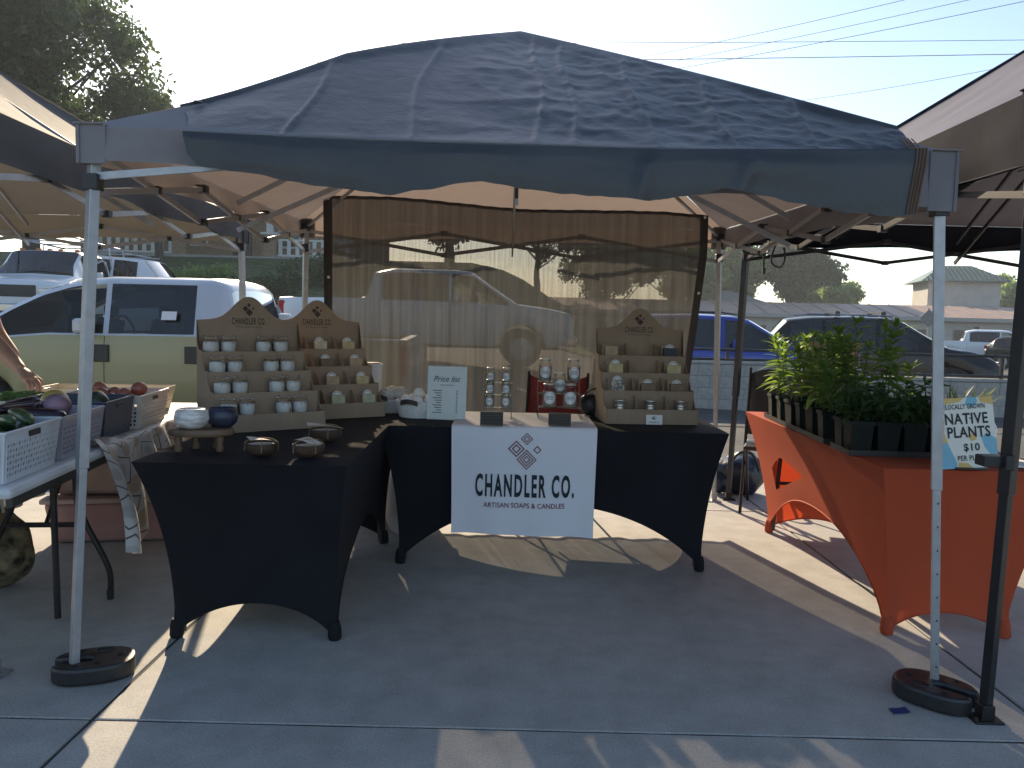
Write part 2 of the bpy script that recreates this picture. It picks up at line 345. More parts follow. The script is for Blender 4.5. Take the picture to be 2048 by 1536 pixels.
right_canopy = canopy('pop_up_canopy', 'navy canopy on black legs over the orange plant table at right', 
    [(1.60, 2.57, 0), (4.65, 2.60, 0), (4.68, 5.85, 0), (1.62, 5.84, 0)],
    [(1.66, 2.60, 1.90), (4.62, 2.60, 1.90), (4.65, 5.8, 1.93), (1.66, 5.80, 1.93)], (3.14, 4.18, 3.07),
    [2.06, 2.06, 2.05, 2.05], [1.82, 1.82, 1.87, 1.87], NAVYCLOTH, BLACKM, trim=NAVYTRIM, sag=.05, legw=.04)
MB().box((0, 0, 0), (.085, .06, .035)).box((.03, -.035, 0), (.03, .03, .05)).build('strap_clamp', BLACKP, right_canopy, bevel=.004, loc=(Vector(atY(1985, 921, 2.585)) - right_canopy.location))

# dark tarp thrown over the front of the middle canopy
def tarp_mat():
    m, n, l, b = _new('dark_tarp_cloth'); b.inputs['Roughness'].default_value = 0.40; b.inputs['Specular IOR Level'].default_value = 0.6
    b.inputs['Sheen Weight'].default_value = 0.05; b.inputs['Sheen Roughness'].default_value = 0.4
    t = _noise(n, l, 3, 6, 0.65); r = _ramp(n, (0.020, 0.023, 0.027), (0.034, 0.038, 0.044), 0.3, 0.7); l.new(t.outputs[0], r.inputs[0]); l.new(r.outputs[0], b.inputs['Base Color'])
    tc = n.new('ShaderNodeTexCoord'); w = n.new('ShaderNodeTexNoise'); mp = n.new('ShaderNodeMapping'); mp.inputs['Scale'].default_value = (220, 220, 30)
    w.inputs['Scale'].default_value = 1.0; l.new(tc.outputs['Object'], mp.inputs[0]); l.new(mp.outputs[0], w.inputs['Vector'])
    t3 = _noise(n, l, 9, 6, 0.7)
    ad = n.new('ShaderNodeMath'); ad.operation = 'MULTIPLY_ADD'; ad.inputs[1].default_value = 0.12; l.new(w.outputs[0], ad.inputs[0]); l.new(t3.outputs[0], ad.inputs[2])
    bp = n.new('ShaderNodeBump'); bp.inputs['Strength'].default_value = 0.30; bp.inputs['Distance'].default_value = 0.02; l.new(ad.outputs[0], bp.inputs['Height']); l.new(bp.outputs[0], b.inputs['Normal'])
    return m
TARP = tarp_mat()
_pk = Vector((0.0, 4.20, 2.755))
def tarp_fn(u, v):
    """u along the front, left to right; v from the ridge down over the eave to the loose bottom edge"""
    X = lerp(lerp(-1.24, -1.10, max(0, min(1, (v - .08) / .64))), 1.34, u); ye = 2.69; ze = interp([(0, 1.880), (.25, 1.862), (.6, 1.858), (1, 1.880)], u)
    top_v = .72
    # ridge height over this x: pyramid hip with the tarp pulled a little straighter
    hx = abs(X) / 1.47; hip_y = lerp(_pk.y, 2.77, hx); hip_z = lerp(_pk.z, 1.93, hx)
    hip_z += .012 * math.sin(PI * min(1, hx)) if X > 0 else .055 * math.sin(PI * min(1, hx)) * (1 if hx < .5 else lerp(1, -1.3, (hx - .5) * 2))
    if v < .08:      # lies over the hip onto the side slope behind
        k = (.08 - v) / .08; p = Vector((X * (1 + .04 * k), hip_y + .22 * k, hip_z - .07 * k))
    elif v < top_v:
        k = (v - .08) / (top_v - .08); p = Vector((X, lerp(hip_y, ye + .02, k), lerp(hip_z, ze, k)))
        p.z += .004 * math.sin(PI * k)
        hgt = max(0, hip_z - ze)
        n1 = mn.ridged_multi_fractal((X * 2.6 + 5 + p.y * 1.3, p.y * 2.2 - X * .9, .3), .8, 2.2, 5, 1.0, 2.0)
        n2 = mn.noise((X * 5.5, p.y * 8, 2.1)); n3 = mn.noise((X * 16, p.y * 20, 4.0))
        amp = sstep(-.5, .35, X) * .8 + .25
        # vertical folding creases left by packing
        cr = sum(math.exp(-((X - c - .02 * math.sin(p.z * 9 + c * 7)) / .012) ** 2) for c in (-.78, -.38, .08, .20, .46, .74, 1.02)) * .009
        hz = sum(math.exp(-((p.z - c - .015 * math.sin(X * 7 + c * 30)) / .014) ** 2) for c in (1.99, 2.14, 2.36)) * .003 * amp
        w = sstep(0, .12, k) * sstep(1.0, .9, k)
        d = ((n1 - 1.0) * .012 * amp + n2 * .006 * amp + n3 * .003 * amp + cr + hz - .014) * w
        p += Vector((0, -.55, .83)) * d
    else:
        k = (v - top_v) / (1 - top_v); low = interp([(0.000, 1.8), (0.013, 1.768), (0.093, 1.748), (0.187, 1.71), (0.281, 1.69), (0.395, 1.739), (0.462, 1.717), (0.630, 1.688), (0.697, 1.715), (0.730, 1.733), (0.804, 1.705), (0.899, 1.667), (0.976, 1.66), (1.000, 1.668)], u)
        low += .006 * mn.noise((u * 40, 1.7, 0)); p = Vector((X, ye - .012 - .006 * math.sin(PI * k) - .004 * k, lerp(ze, low, k)))
        fold = .018 * mn.noise((X * 3.5, k * 1.2, 8)) + .03 * math.exp(-((X - .44 + .04 * k) / .03) ** 2) + .022 * math.exp(-((X - .78 + .05 * k) / .03) ** 2)
        p.y -= fold * .7 * sstep(0, .35, k) + .006 * sstep(0, .3, k); p.x -= .03 * k * sstep(.9, 1, u) - .02 * k * sstep(.1, 0, u)
    return p
tarp = thing('tarp', 'dark slate tarp draped over the front slope of the middle canopy', 'tarp', (0.15, 2.75, 1.9))
_to = tarp.location.copy()
MB().grid(lambda u, v: tarp_fn(u, v) - _to, 260, 150).build('cloth', TARP, tarp, smooth=180)
STRIPE = M('brown_stripe', (0.16, 0.09, 0.05), 0.7)
for q in range(4):
    uu = 1.0 - q * .0042
    MB().tube([tarp_fn(uu, .45 + .55 * k / 60) - _to + Vector((0, -.006, .006)) for k in range(61)], .0026, 4).build('border_stripe', STRIPE, tarp)
MB().lathe([(.008, 0), (.016, 0), (.016, .003), (.008, .003)], cap=False, n=16).build('grommet', STEEL, tarp, loc=tarp_fn(.018, .13) - _to + Vector((0, -.006, .006)))

# screen hung at the back
def screen_mat():
    m, n, l, b = _new('woven_screen'); o = n['Material Output']; b.inputs['Roughness'].default_value = .8
    t = _noise(n, l, 1.0, 5, .65, stretch=(26, 1, .7)); r = _ramp(n, (0.072, 0.070, 0.065), (0.15, 0.145, 0.132), .3, .72); l.new(t.outputs[0], r.inputs[0]); l.new(r.outputs[0], b.inputs['Base Color'])
    tl = n.new('ShaderNodeBsdfTranslucent'); l.new(r.outputs[0], tl.inputs[0])
    mx = n.new('ShaderNodeMixShader'); mx.inputs[0].default_value = .20; l.new(b.outputs[0], mx.inputs[1]); l.new(tl.outputs[0], mx.inputs[2])
    tr = n.new('ShaderNodeBsdfTransparent'); tr.inputs[0].default_value = (1, .97, .93, 1)
    t2 = _noise(n, l, 1.0, 3, .6, stretch=(70, 1, 1.2)); t3 = _noise(n, l, 1.0, 2, .6, stretch=(260, 1, 330))
    ad = n.new('ShaderNodeMath'); ad.operation = 'MULTIPLY_ADD'; ad.inputs[1].default_value = .5; l.new(t2.outputs[0], ad.inputs[0]); l.new(t3.outputs[0], ad.inputs[2])
    r2 = _ramp(n, (.05, .05, .05), (.24, .24, .24), .55, .95); l.new(ad.outputs[0], r2.inputs[0])
    m2 = n.new('ShaderNodeMixShader'); l.new(r2.outputs[0], m2.inputs[0]); l.new(mx.outputs[0], m2.inputs[1]); l.new(tr.outputs[0], m2.inputs[2]); l.new(m2.outputs[0], o.inputs[0])
    return m
SCREEN = screen_mat(); SCREENEDGE = M('screen_border', (0.035, 0.03, 0.027), .8)
SY = 5.36
def screen_fn(u, v):
    zt = lerp(2.075, 2.0, u) + .015 * math.sin(u * 9); z = lerp(zt, .30, v)
    xl = -1.275 + .01 * v; xr = interp([(0, 1.27), (.15, 1.275), (.4, 1.235), (.75, 1.17), (1, 1.16)], v)
    x = lerp(xl, xr, u)
    y = SY + .018 * math.sin(u * 62 + 1.5 * math.sin(v * 2)) * (.4 + .6 * v) + .03 * mn.noise((u * 7, v * 1.4, 3)) + .008 * math.sin(u * 140)
    return Vector((x, y, z))
screen = thing('hanging_screen', 'brown woven see-through screen hung across the back of the middle canopy', 'screen', (0, SY, 0))
_so = screen.location.copy()
MB().grid(lambda u, v: screen_fn(u, v) - _so, 220, 24).build('woven_cloth', SCREEN, screen, smooth=180)
for u0 in (0.0, .978):
    MB().grid(lambda u, v: screen_fn(u0 + u * .022, v) - _so + Vector((0, -.006, 0)), 4, 24).build('side_border', SCREENEDGE, screen, smooth=180)
for v0 in (.0, .985):
    MB().grid(lambda u, v: screen_fn(u, v0 + v * .012) - _so + Vector((0, -.005, 0)), 220, 2).build('hem', SCREENEDGE, screen, smooth=180)
for u0 in (.012, .99):
    for v0 in (.01, .3): MB().sphere(screen_fn(u0, v0) - _so + Vector((0, -.015, 0)), .010, 8, 6).build('grommet', WHITEP, screen)

# leg weights
def weight_plate(label, loc, rz):
    """flat plate with a slot that slides round a leg"""
    n = 40; out = []
    for k in range(n):
        a = 2 * PI * k / n; out.append((.125 * math.copysign(abs(math.cos(a)) ** .8, math.cos(a)) , .095 * math.copysign(abs(math.sin(a)) ** .8, math.sin(a))))
    t = thing('leg_weight', label, 'weight', loc, rz, 'canopy leg weights')
    # outline with a slot opening at -x
    slot = .022; pts = []
    a0 = math.asin(.024 / .095)
    arc = [PI - .26 - (2 * PI - .52) * k / 36 for k in range(37)]
    ring = [(.135 * math.copysign(abs(math.cos(a)) ** .75, math.cos(a)), .10 * math.copysign(abs(math.sin(a)) ** .85, math.sin(a))) for a in arc]
    inner = [(-.10, -slot), (-.02, -slot)] + [(-.02 + slot * math.sin(PI * k / 8), -slot * math.cos(PI * k / 8)) for k in range(1, 8)] + [(-.02, slot), (-.10, slot)]
    poly = ring + inner; k = len(poly); mb = MB(); h = .065
    fl = Matrix(((1, 0, 0), (0, 0, 1), (0, 1, 0))).to_4x4()   # x,z outline -> x,y ; extrude -> z
    mb.prism(poly, (0.002, h), fl)
    o = mb.build('plate', BLACKP, t, bevel=.012)
    MB().tube([(.03 + .03 * math.cos(2 * PI * q / 20), .055 + .018 * math.sin(2 * PI * q / 20), h + .001) for q in range(20)], .003, 5, closed=True).build('moulded_ring', BLACKP, t)
    for q in ((.085, 0), (.02, -.055), (-.05, .065), (-.05, -.065)): MB().lathe([(.012, h - .002), (.012, h + .003), (.009, h + .003), (.008, h)], n=12).build('plug', BLACKP, t, loc=(q[0], q[1], 0))
    return t
weight_plate('black slotted weight plate round the left front canopy leg', (-1.455, 2.74, 0), R(20))
weight_plate('black slotted weight plate round the right front canopy leg, beside the black pole', (1.50, 2.70, 0), R(135))
tag(MB().grid(lambda u, v: Vector((-.032 + .064 * u, -.02 + .04 * v + .014 * u, .001 * math.sin(u * 8))), 8, 3).build('tape_strip', M('blue_tape', (0.02, 0.035, 0.16), .6), loc=atZ(1801, 1423, .003)), 'small strip of blue tape stuck on the concrete', 'tape')

# bungee cords knotted under the right rear corner
bc = thing('bungee_cord', 'black cords dangling from the rear corner between the two canopies', 'cord', (1.6, 5.3, 1.75)); bo = bc.location.copy()
def pth(pts, y=5.3): return [atY(u, v, y) - bo for u, v in pts]
def smooth_path(pts, n=6):
    out = []; P = [pts[0]] + list(pts) + [pts[-1]]
    for i in range(1, len(P) - 2):
        for k in range(n):
            t_ = k / n; a, b, c, d = P[i - 1], P[i], P[i + 1], P[i + 2]
            out.append(.5 * ((2 * b) + (c - a) * t_ + (2 * a - 5 * b + 4 * c - d) * t_ ** 2 + (3 * b - a - 3 * c + d) * t_ ** 3))
    out.append(pts[-1]); return out
for pts in ([(1560, 445), (1548, 480), (1535, 505), (1528, 512), (1528, 545)], [(1565, 450), (1555, 480), (1543, 515), (1547, 530), (1562, 534), (1570, 515), (1567, 490), (1560, 455)],
            [(1486, 505), (1500, 508), (1528, 510)], [(1575, 452), (1600, 462), (1640, 458)], [(1552, 450), (1570, 462), (1585, 450)]):
    MB().tube(smooth_path(pth(pts)), .006, 6).build('cord', BLACKP, bc, smooth=60)
MB().sphere((0, 0, 0), .03, 10, 7, sz=1.3).build('knot', BLACKP, bc, loc=atY(1562, 448, 5.3) - bo)
MB().box((0, 0, 0), (.018, .012, .04)).build('hook', BLACKP, bc, loc=atY(1528, 542, 5.3) - bo)

# ================================================================== tables with stretch covers
BLACKSTRETCH = M('black_stretch_cloth', (0.010, 0.011, 0.015), .8, var=.2, scale=3, bump=.1, bscale=500, bdist=.0005, spec=.25)
ORANGE = add_trans(M('orange_stretch_cloth', (0.52, 0.10, 0.042), .7, var=.06, scale=3, bump=.1, bscale=500, bdist=.0005, spec=.25), (0.75, 0.09, 0.03), .24)
LEGM = M('folding_leg_metal', (0.05, 0.05, 0.052), .45, .3)
def stretch_table(label, label2, A, B, depth_vec, mat, arch=(.30, .30), inset=(.07, .07), hole=None, h=.74, name='table_cover', power=2.0):
    """A,B: front top corners; depth_vec runs to the back. One folding table and the cover stretched over it."""
    A, B, D = Vector(A), Vector(B), Vector(depth_vec); A.z = B.z = 0; D.z = 0
    c = (A + B + D) / 2; ax = (B - A).normalized(); W = (B - A).length; L = D.length; rz = math.atan2(ax.y, ax.x)
    t = thing('folding_table', label2, 'table', c, rz)
    MB().box((0, 0, h - .03), (W - .07, L - .07, .04)).build('table_top', WHITEP, t, bevel=.008)
    for sx in (-1, 1):
        for sy in (-1, 1):
            MB().tube([(sx * (W / 2 - inset[0] - .05), sy * (L / 2 - inset[1] - .05), h - .05), (sx * (W / 2 - inset[0] - .022), sy * (L / 2 - inset[1] - .022), .02)], .013, 8).build('leg', LEGM, t)
    ix, iy = W / 2 - inset[0] - .045, L / 2 - inset[1] - .045
    if W > L: bars = [((s_ * ix, -iy, .32), (s_ * ix, iy, .32)) for s_ in (-1, 1)]
    else: bars = [((-ix, s_ * iy, .32), (ix, s_ * iy, .32)) for s_ in (-1, 1)]
    for a, b in bars: MB().tube([a, b], .011, 8).build('crossbar', LEGM, t)
    k = thing(name, label, 'table cover', c, rz)
    hw, hl = W / 2, L / 2; cs = [(-hw, -hl), (hw, -hl), (hw, hl), (-hw, hl)]; ft = [(x - math.copysign(inset[0], x), y - math.copysign(inset[1], y)) for x, y in cs]
    def corner(i, tt):
        f = 1 - (1 - tt) ** power; f *= 1 - .10 * sstep(.85, 1.0, tt)
        return Vector((lerp(cs[i][0], ft[i][0], f), lerp(cs[i][1], ft[i][1], f), 0))
    r = .012
    MB().grid(lambda u, v: Vector((lerp(-hw, hw, u), lerp(-hl, hl, v), h + .003 - .004 * (max(abs(2 * u - 1), abs(2 * v - 1)) > .999))), 20, 20).build('top_panel', mat, k, smooth=60)
    for i in range(4):
        j = (i + 1) % 4; ar = arch[0] if i in (0, 2) else arch[1]; mid = (Vector((*cs[i], 0)) + Vector((*cs[j], 0))) / 2; nrm = mid.normalized()
        def fn(u, v):
            zb = .012 + ar * (max(0, 1 - abs(2 * u - 1) ** 2.0)) ** .80
            z = lerp(h - .001, zb, v); tt = (h - z) / (h - .012)
            p = corner(i, tt).lerp(corner(j, tt), u); q = 4 * u * (1 - u)
            p -= nrm * (.030 * q * tt + q * .012 * math.sin(PI * tt) * mn.noise((u * 3, tt * 3, i * 5 + W)))
            p.z = z; return p
        keep = None
        if hole and hole[0] == i: keep = hole[1]
        MB().grid(fn, 260 if keep else 44, 160 if keep else 20, keep).build('side_panel', mat, k, smooth=80)
        MB().tube([fn(q / 44, 1.0) for q in range(45)], .0045, 5).build('hem', mat, k)
    for i in range(4): MB().lathe([(.024, .0), (.028, .012), (.026, .05), (.019, .075)], c=(ft[i][0] * 1.0 - math.copysign(.004, ft[i][0]) , ft[i][1] - math.copysign(.004, ft[i][1]), 0.002), n=10).build('foot_pocket', mat, k, smooth=60)
    return k
TZ = .745
A, B = Vector((-1.335, 2.885, 0)), Vector((-.552, 2.90, 0))
stretch_table('black stretch cover on the table with the candle jars', 'folding table hidden under the left black cover', A, B, Vector((-.13, 1.78, 0)), BLACKSTRETCH, (.13, .30), (.075, .20), power=2.2)
A, B = Vector((-.672, 4.035, 0)), Vector((1.105, 4.02, 0))
stretch_table('black stretch cover under the white banner on the middle table', 'folding table hidden under the middle black cover', A, B, Vector((.01, .72, 0)), BLACKSTRETCH, (.33, .14), (.10, .08), power=2.0)
# orange table, its side panel slit open
A, B = Vector((1.44, 3.13, 0)), Vector((2.20, 3.12, 0))
def orange_hole(u, v):   # True where the cloth stays: a bowed three-cornered gap near the far leg
    a = (u - .14) / .30; b = (v - .40) / .44
    return not (0 < a < 1 and b > .12 + .75 * abs(a - .38) ** 1.2 and b < .92 - .55 * (a - .2) ** 2)
ORC = stretch_table('orange stretch cover on the plant table, its side gaping open', 'folding table hidden under the orange cover', A, B, Vector((.10, 1.98, 0)), ORANGE, (.085, .34), (.13, .17), hole=(3, lambda u, v: orange_hole(u, v)), power=1.6)

# white banner cloth over the middle table
BANNERW = add_trans(M('white_banner_cloth', (0.86, 0.86, 0.90), .7, var=.02, scale=3, bump=.05, bscale=300, bdist=.0005), (.7, .7, .75), .12)
bn = thing('banner_cloth', 'white hanging table banner printed with a shop emblem and name', 'banner', (.055, 4.0, .55)); bo2 = bn.location.copy()
BX0, BX1 = -.297, .435; BY = 4.012
def ban(u, v):
    x = lerp(BX0, BX1, u) + .006 * math.sin(v * 5) * (u - .5)
    if v < .42: y = lerp(4.62, BY + .02, v / .42); z = .7525
    elif v < .46: a = (v - .42) / .04 * PI / 2; y = BY + .02 - .022 * math.sin(a); z = .7525 - .022 + .022 * math.cos(a)
    else:
        k = (v - .46) / .54; z = lerp(.7305, .205 - .012 * u, k); y = BY - .004 - .014 * k + .010 * math.sin(u * 8 + .6) * k ** 1.2 + .006 * math.sin(u * 17) * k - .012 * k * abs(2 * u - 1) ** 6
        x += .006 * (u - .5) * -k
    return Vector((x, y, z))
MB().grid(lambda u, v: ban(u, v) - bo2, 60, 80).build('cloth', BANNERW, bn, smooth=80)
MB().grid(lambda u, v: ban(u, v) - bo2 + Vector((0, .004, -.002)), 30, 50).build('lining', BANNERW, bn, smooth=80)
def onban(px, pz):   # a point on the hanging front, from metres across and height
    u = (px - BX0) / (BX1 - BX0); k = (.7305 - pz) / (.7305 - .199); return ban(u, .46 + .54 * k)
def drape_mesh(me, x0, z0):
    n = len(me.vertices); co = np.empty(n * 3); me.vertices.foreach_get('co', co); co = co.reshape(-1, 3)
    for q in range(n):
        p = onban(x0 + co[q, 0], z0 + co[q, 2]); co[q] = (x0 + co[q, 0] - bo2.x, p.y - .004 - bo2.y, z0 + co[q, 2] - bo2.z)
    me.vertices.foreach_set('co', co.ravel()); me.update()
INKB = M('dark_teal_ink', (0.010, 0.022, 0.030), .75, var=.05); INKR = M('maroon_ink', (0.17, 0.018, 0.028), .75, var=.05)
me = text_mesh('CHANDLER CO.', .502, .118, offset=.030, spacing=1.28); drape_mesh(me, .077, .452); text_part('lettering', me, INKB, bn, None)
me = text_mesh('ARTISAN SOAPS & CANDLES', .412, .026, offset=.004, spacing=1.02); drape_mesh(me, .075, .352); text_part('lettering', me, INKR, bn, None)
def diamond_rings(cx, cz, half, rings, gap=.60):
    out = []; step = half / (rings + .25)
    for q in range(rings):
        o = half - q * step; i_ = o - step * (1 - gap)
        def ringpts(d, n=6):
            c4 = [(0, d), (d, 0), (0, -d), (-d, 0)]; return [(lerp(c4[a][0], c4[(a + 1) % 4][0], b / n), lerp(c4[a][1], c4[(a + 1) % 4][1], b / n)) for a in range(4) for b in range(n)]
        O, I = ringpts(o), ringpts(max(i_, 0.0005) if q < rings - 1 or rings == 1 else max(i_, .0005)) ; n = len(O)
        me = bpy.data.meshes.new('emblem_ring'); me.from_pydata([(x + cx, 0, z + cz) for x, z in O + I], [], [(a, (a + 1) % n, (a + 1) % n + n, a + n) for a in range(n)]); out.append(me)
    return out
for cx, cz, hf, rg in ((.083, .691, .031, 2), (.030, .640, .042, 2), (.083, .586, .051, 3), (.136, .637, .021, 1)):
    for me in diamond_rings(cx, cz, hf, rg): drape_mesh(me, 0, 0); text_part('emblem_diamond', me, INKR, bn, None)

# ================================================================== cardboard display stands
SW, STEP, LIP = .50, .092, .080
def emblem_mesh(s):
    mb = MB()
    for cx, cz, h in ((0, .42, .20), (-.33, .08, .29), (.03, -.28, .36), (.40, .10, .13)): mb.add([((cx) * s, 0, (cz + h) * s), ((cx + h) * s, 0, cz * s), (cx * s, 0, (cz - h) * s), ((cx - h) * s, 0, cz * s)], [(0, 1, 2, 3)])
    return mb
def display(label, loc, rz, ncol=3, w=SW):
    """kraft display: local x along the front, +y to the back"""
    t = thing('cardboard_display', label, 'display stand', loc, rz, 'kraft display stands'); hw = w / 2; th = .004
    for sx in (-1, 1):
        prof = [(0, 0)]
        for k in range(4): prof += [(k * STEP, LIP + k * STEP + .004), (k * STEP + STEP * .55, LIP + k * STEP + .004), (k * STEP + STEP, LIP + k * STEP + .050)]
        prof += [(4 * STEP, LIP + 4 * STEP + .055), (4 * STEP, 0)]
        fr = Matrix.Translation((sx * hw, 0, 0)) @ Matrix(((0, 1, 0), (1, 0, 0), (0, 0, 1))).to_4x4()
        MB().prism(prof, (-th / 2, th / 2), fr).build('side_panel', CARD, t, bevel=.001)
    for k in range(5):
        if k < 4: MB().box((0, k * STEP, (LIP + k * STEP) / 2 + (0 if k == 0 else (k * STEP - .06) / 2 + .0)), (w - .006, th, LIP + k * STEP if k == 0 else LIP + .06)).build('shelf_front', CARD, t, bevel=.001)
        if k < 4: MB().box((0, k * STEP + STEP / 2, LIP + k * STEP - .014), (w - .008, STEP - .005, th)).build('shelf_floor', CARD, t)
    n = 48; top = []
    for q in range(n + 1):
        x = lerp(-hw, hw, q / n); a = abs(x) / .098; top.append((x, .505 + .010 * (1 - (abs(x) / hw) ** 2) + .108 * math.exp(-a ** 2.3)))
    poly = [(-hw, .10), (hw, .10)] + list(reversed(top))
    MB().prism(poly, (4 * STEP, 4 * STEP + th)).build('back_panel', CARD, t)
    for k in range(4):
        for c in range(1, ncol):
            x = lerp(-hw, hw, c / ncol); z0 = LIP + k * STEP - .012
            prof = [(k * STEP + .004, z0), (k * STEP + STEP - .004, z0), (k * STEP + STEP - .004, z0 + .080), (k * STEP + STEP * .62, z0 + .07), (k * STEP + .004, z0 + .020)]
            MB().prism(prof, (-.0015, .0015), Matrix.Translation((x, 0, 0)) @ Matrix(((0, 1, 0), (1, 0, 0), (0, 0, 1))).to_4x4()).build('divider', CARD, t)
    text_part('lettering', text_mesh('CHANDLER CO.', .168, .034, offset=.022, spacing=1.28), KRAFTINK, t, Matrix.Translation((0, 4 * STEP - .0012, .502)))
    text_part('lettering', text_mesh('ARTISAN SOAPS & CANDLES', .135, .006, offset=.0), KRAFTINK, t, Matrix.Translation((0, 4 * STEP - .0012, .473)))
    emblem_mesh(.052).build('emblem', KRAFTINK, t, loc=(0, 4 * STEP - .0012, .560))
    return t
def on_stand(t, x, k, dy=.5):
    """a point on shelf k of stand t"""
    m = Matrix.Translation(t.location) @ Matrix.Rotation(t.rotation_euler.z, 4, 'Z')
    return m @ Vector((x, k * STEP + STEP * dy, LIP + k * STEP - .011))
def yaw_from(a, b): return math.atan2((b - a).y, (b - a).x)
a1, b1 = atZ(466, 864, TZ), atZ(640, 846, TZ)
rz1 = R(36); st1 = display('kraft display holding white candle jars, nearest on the left black table', atZ(549, 862, TZ) + Vector((.0, .0, .003)), rz1, 3)
a2 = atZ(640, 838, TZ); b2 = atZ(757, 827, TZ); rz2 = R(34)
st2 = display('kraft display of soap bars, behind the candle jar display', atZ(683, 838, TZ) + Vector((0, 0, .003)), rz2, 3)
a3, b3 = atZ(1214, 849, TZ), atZ(1392, 851, TZ); rz3 = R(4)
st3 = display('kraft display of soaps and tins on the right end of the middle table', (a3 + b3) / 2 + Vector((0, 0, .003)), rz3, 3)
tag(MB().box((0, 0, 0), (.088, .0015, .052), Matrix.Rotation(R(-12), 3, 'X')).build('business_card', PAPER, loc=Vector(st3.location) + Vector((.0, -.012, .027)) + Vector((.01, 0, 0))), 'small white shop card leaning on the front of the right display', 'card')
card = bpy.data.objects['business_card']
text_part('lettering', text_mesh('CHANDLER CO.', .055, .009, offset=.01), INK, card, Matrix.Translation((0, -.004, -.013)) @ Matrix.Rotation(R(-12), 4, 'X'))
emblem_mesh(.022).build('emblem', INK, card, loc=(0, -.0005, .007))

# ------------------------------------------------------------------ candle jars on the first stand
JARGLASS = glass('jar_glass', (.98, .985, .985), .8, .03)
WAX = M('white_wax', (0.90, 0.89, 0.86), .55, var=.03, scale=20)
add_trans(WAX, (.85, .82, .76), .15)
TWINE = M('jute_twine', (0.36, 0.25, 0.14), .9, var=.3, scale=200)
def candle_jar(label, loc, rz):
    t = thing('candle_jar', label, 'candle', loc, rz, 'candle jars on the cardboard display')
    MB().lathe([(.0, .002), (.030, .002), (.0365, .012), (.0375, .035), (.0355, .056)], n=20, cap=False).lathe([(.0355, .056), (.001, .0565)], n=20, cap=False).build('wax', WAX, t, smooth=40, weld=True)
    g = MB().lathe([(.0, 0), (.032, 0), (.0385, .012), (.0395, .04), (.037, .060), (.0325, .068), (.0325, .080), (.034, .083), (.0325, .086)], n=20, cap=False).build('glass', JARGLASS, t, smooth=40)
    MB().lathe([(.0338, .069), (.0345, .071), (.0338, .073)], n=20, cap=False).build('twine', TWINE, t)
    MB().tube([(.030 * s_, -.020, .071) for s_ in (0,)] + [(-.004, -.035, .070), (-.012, -.041, .060), (-.016, -.041, .045)], .0012, 4).tube([(0, -.034, .07), (.006, -.041, .062), (.012, -.043, .050)], .0012, 4).build('bow', TWINE, t)
    return t
jar0 = None; rowname = ['lowest', 'second lowest', 'second highest', 'top']
for k in range(4):
    for side, sx in (('near', -.155), ('far', .10)):
        for w_, dx in (('left', -.040), ('right', .042)):
            lab = f'{w_} candle jar of the {side} pair, {rowname[k]} shelf of the jar display'
            p = on_stand(st1, sx + dx + random.uniform(-.004, .004), k, .50); rz = random.uniform(-.6, .9) + rz1
            if jar0 is None: jar0 = candle_jar(lab, p, rz)
            else:
                c = dup(jar0); c.location = p; c.rotation_euler.z = rz; c['label'] = lab
# ------------------------------------------------------------------ soaps
SOAPC = {'cream': (0.62, 0.55, 0.38), 'tan': (0.46, 0.33, 0.20), 'sage': (0.45, 0.47, 0.32), 'brown': (0.20, 0.125, 0.075), 'navy': (0.022, 0.028, 0.05), 'straw': (0.55, 0.45, 0.24), 'marbled': (0.30, 0.28, 0.25)}
SOAPM = {k: M('soap_' + k, v, .5, var=.9 if k == 'marbled' else .12, scale=60 if k == 'marbled' else 30) for k, v in SOAPC.items()}
def soap(col, label, loc, rz, w=.072, h=.052, lab=True):
    t = thing('soap_bar', label, 'soap', loc, rz, 'soap bars on the cardboard displays')
    MB().box((0, 0, h / 2), (w, .026, h)).build('bar', SOAPM[col], t, bevel=.003)
    mb = MB(); pts = [(.027 * math.cos(PI * q / 12), h - .006 + .027 * math.sin(PI * q / 12)) for q in range(13)]
    if lab:
        mb.prism([(-.027, h - .03), (.027, h - .03)] + pts[:], (.0155, .0165)).build('paper_label', PAPER, t)
        MB().tube([(.019 * math.cos(PI * q / 10), .0152, h - .004 + .019 * math.sin(PI * q / 10)) for q in range(11)], .0012, 4).build('label_print', INK, t)
    return t
def kraftsleeve(t):
    MB().box((0, .018, .036), (.10, .002, .072)).build('backing_card', CARD, t)
cols2 = [['sage', 'sage', 'sage'], ['cream', 'tan', 'straw'], ['cream', 'brown', 'tan'], ['cream', 'cream', 'straw']]
colname = ['left', 'middle', 'right']
for k in range(4):
    for c in range(3):
        x = lerp(-SW / 2, SW / 2, (c + .5) / 3) + random.uniform(-.006, .006)
        s_ = soap(cols2[k][c], f'{cols2[k][c]} soap, {colname[c]} of the {rowname[k]} shelf, display behind the jars', on_stand(st2, x, k, .42), rz2 + random.uniform(-.06, .06))
lay3 = {(3, 0): ('tan', .072, .060, False), (3, 2): ('navy', .080, .056, True), (2, 0): ('straw', .080, .058, True), (2, 2): ('straw', .080, .056, True), (1, 0): ('marbled', .075, .066, True), (1, 1): ('brown', .082, .05, True), (1, 2): ('brown', .078, .05, True)}
for (k, c), (col, w_, h_, lb) in lay3.items():
    x = lerp(-SW / 2, SW / 2, (c + .5) / 3) + random.uniform(-.006, .006)
    s_ = soap(col, f'{col} soap, {colname[c]} of the {rowname[k]} shelf, right-hand display', on_stand(st3, x, k, .42), rz3 + random.uniform(-.04, .04), w_, h_, lb); kraftsleeve(s_)
TIN = M('tin', (0.62, 0.62, 0.60), .3, .85, var=.05)
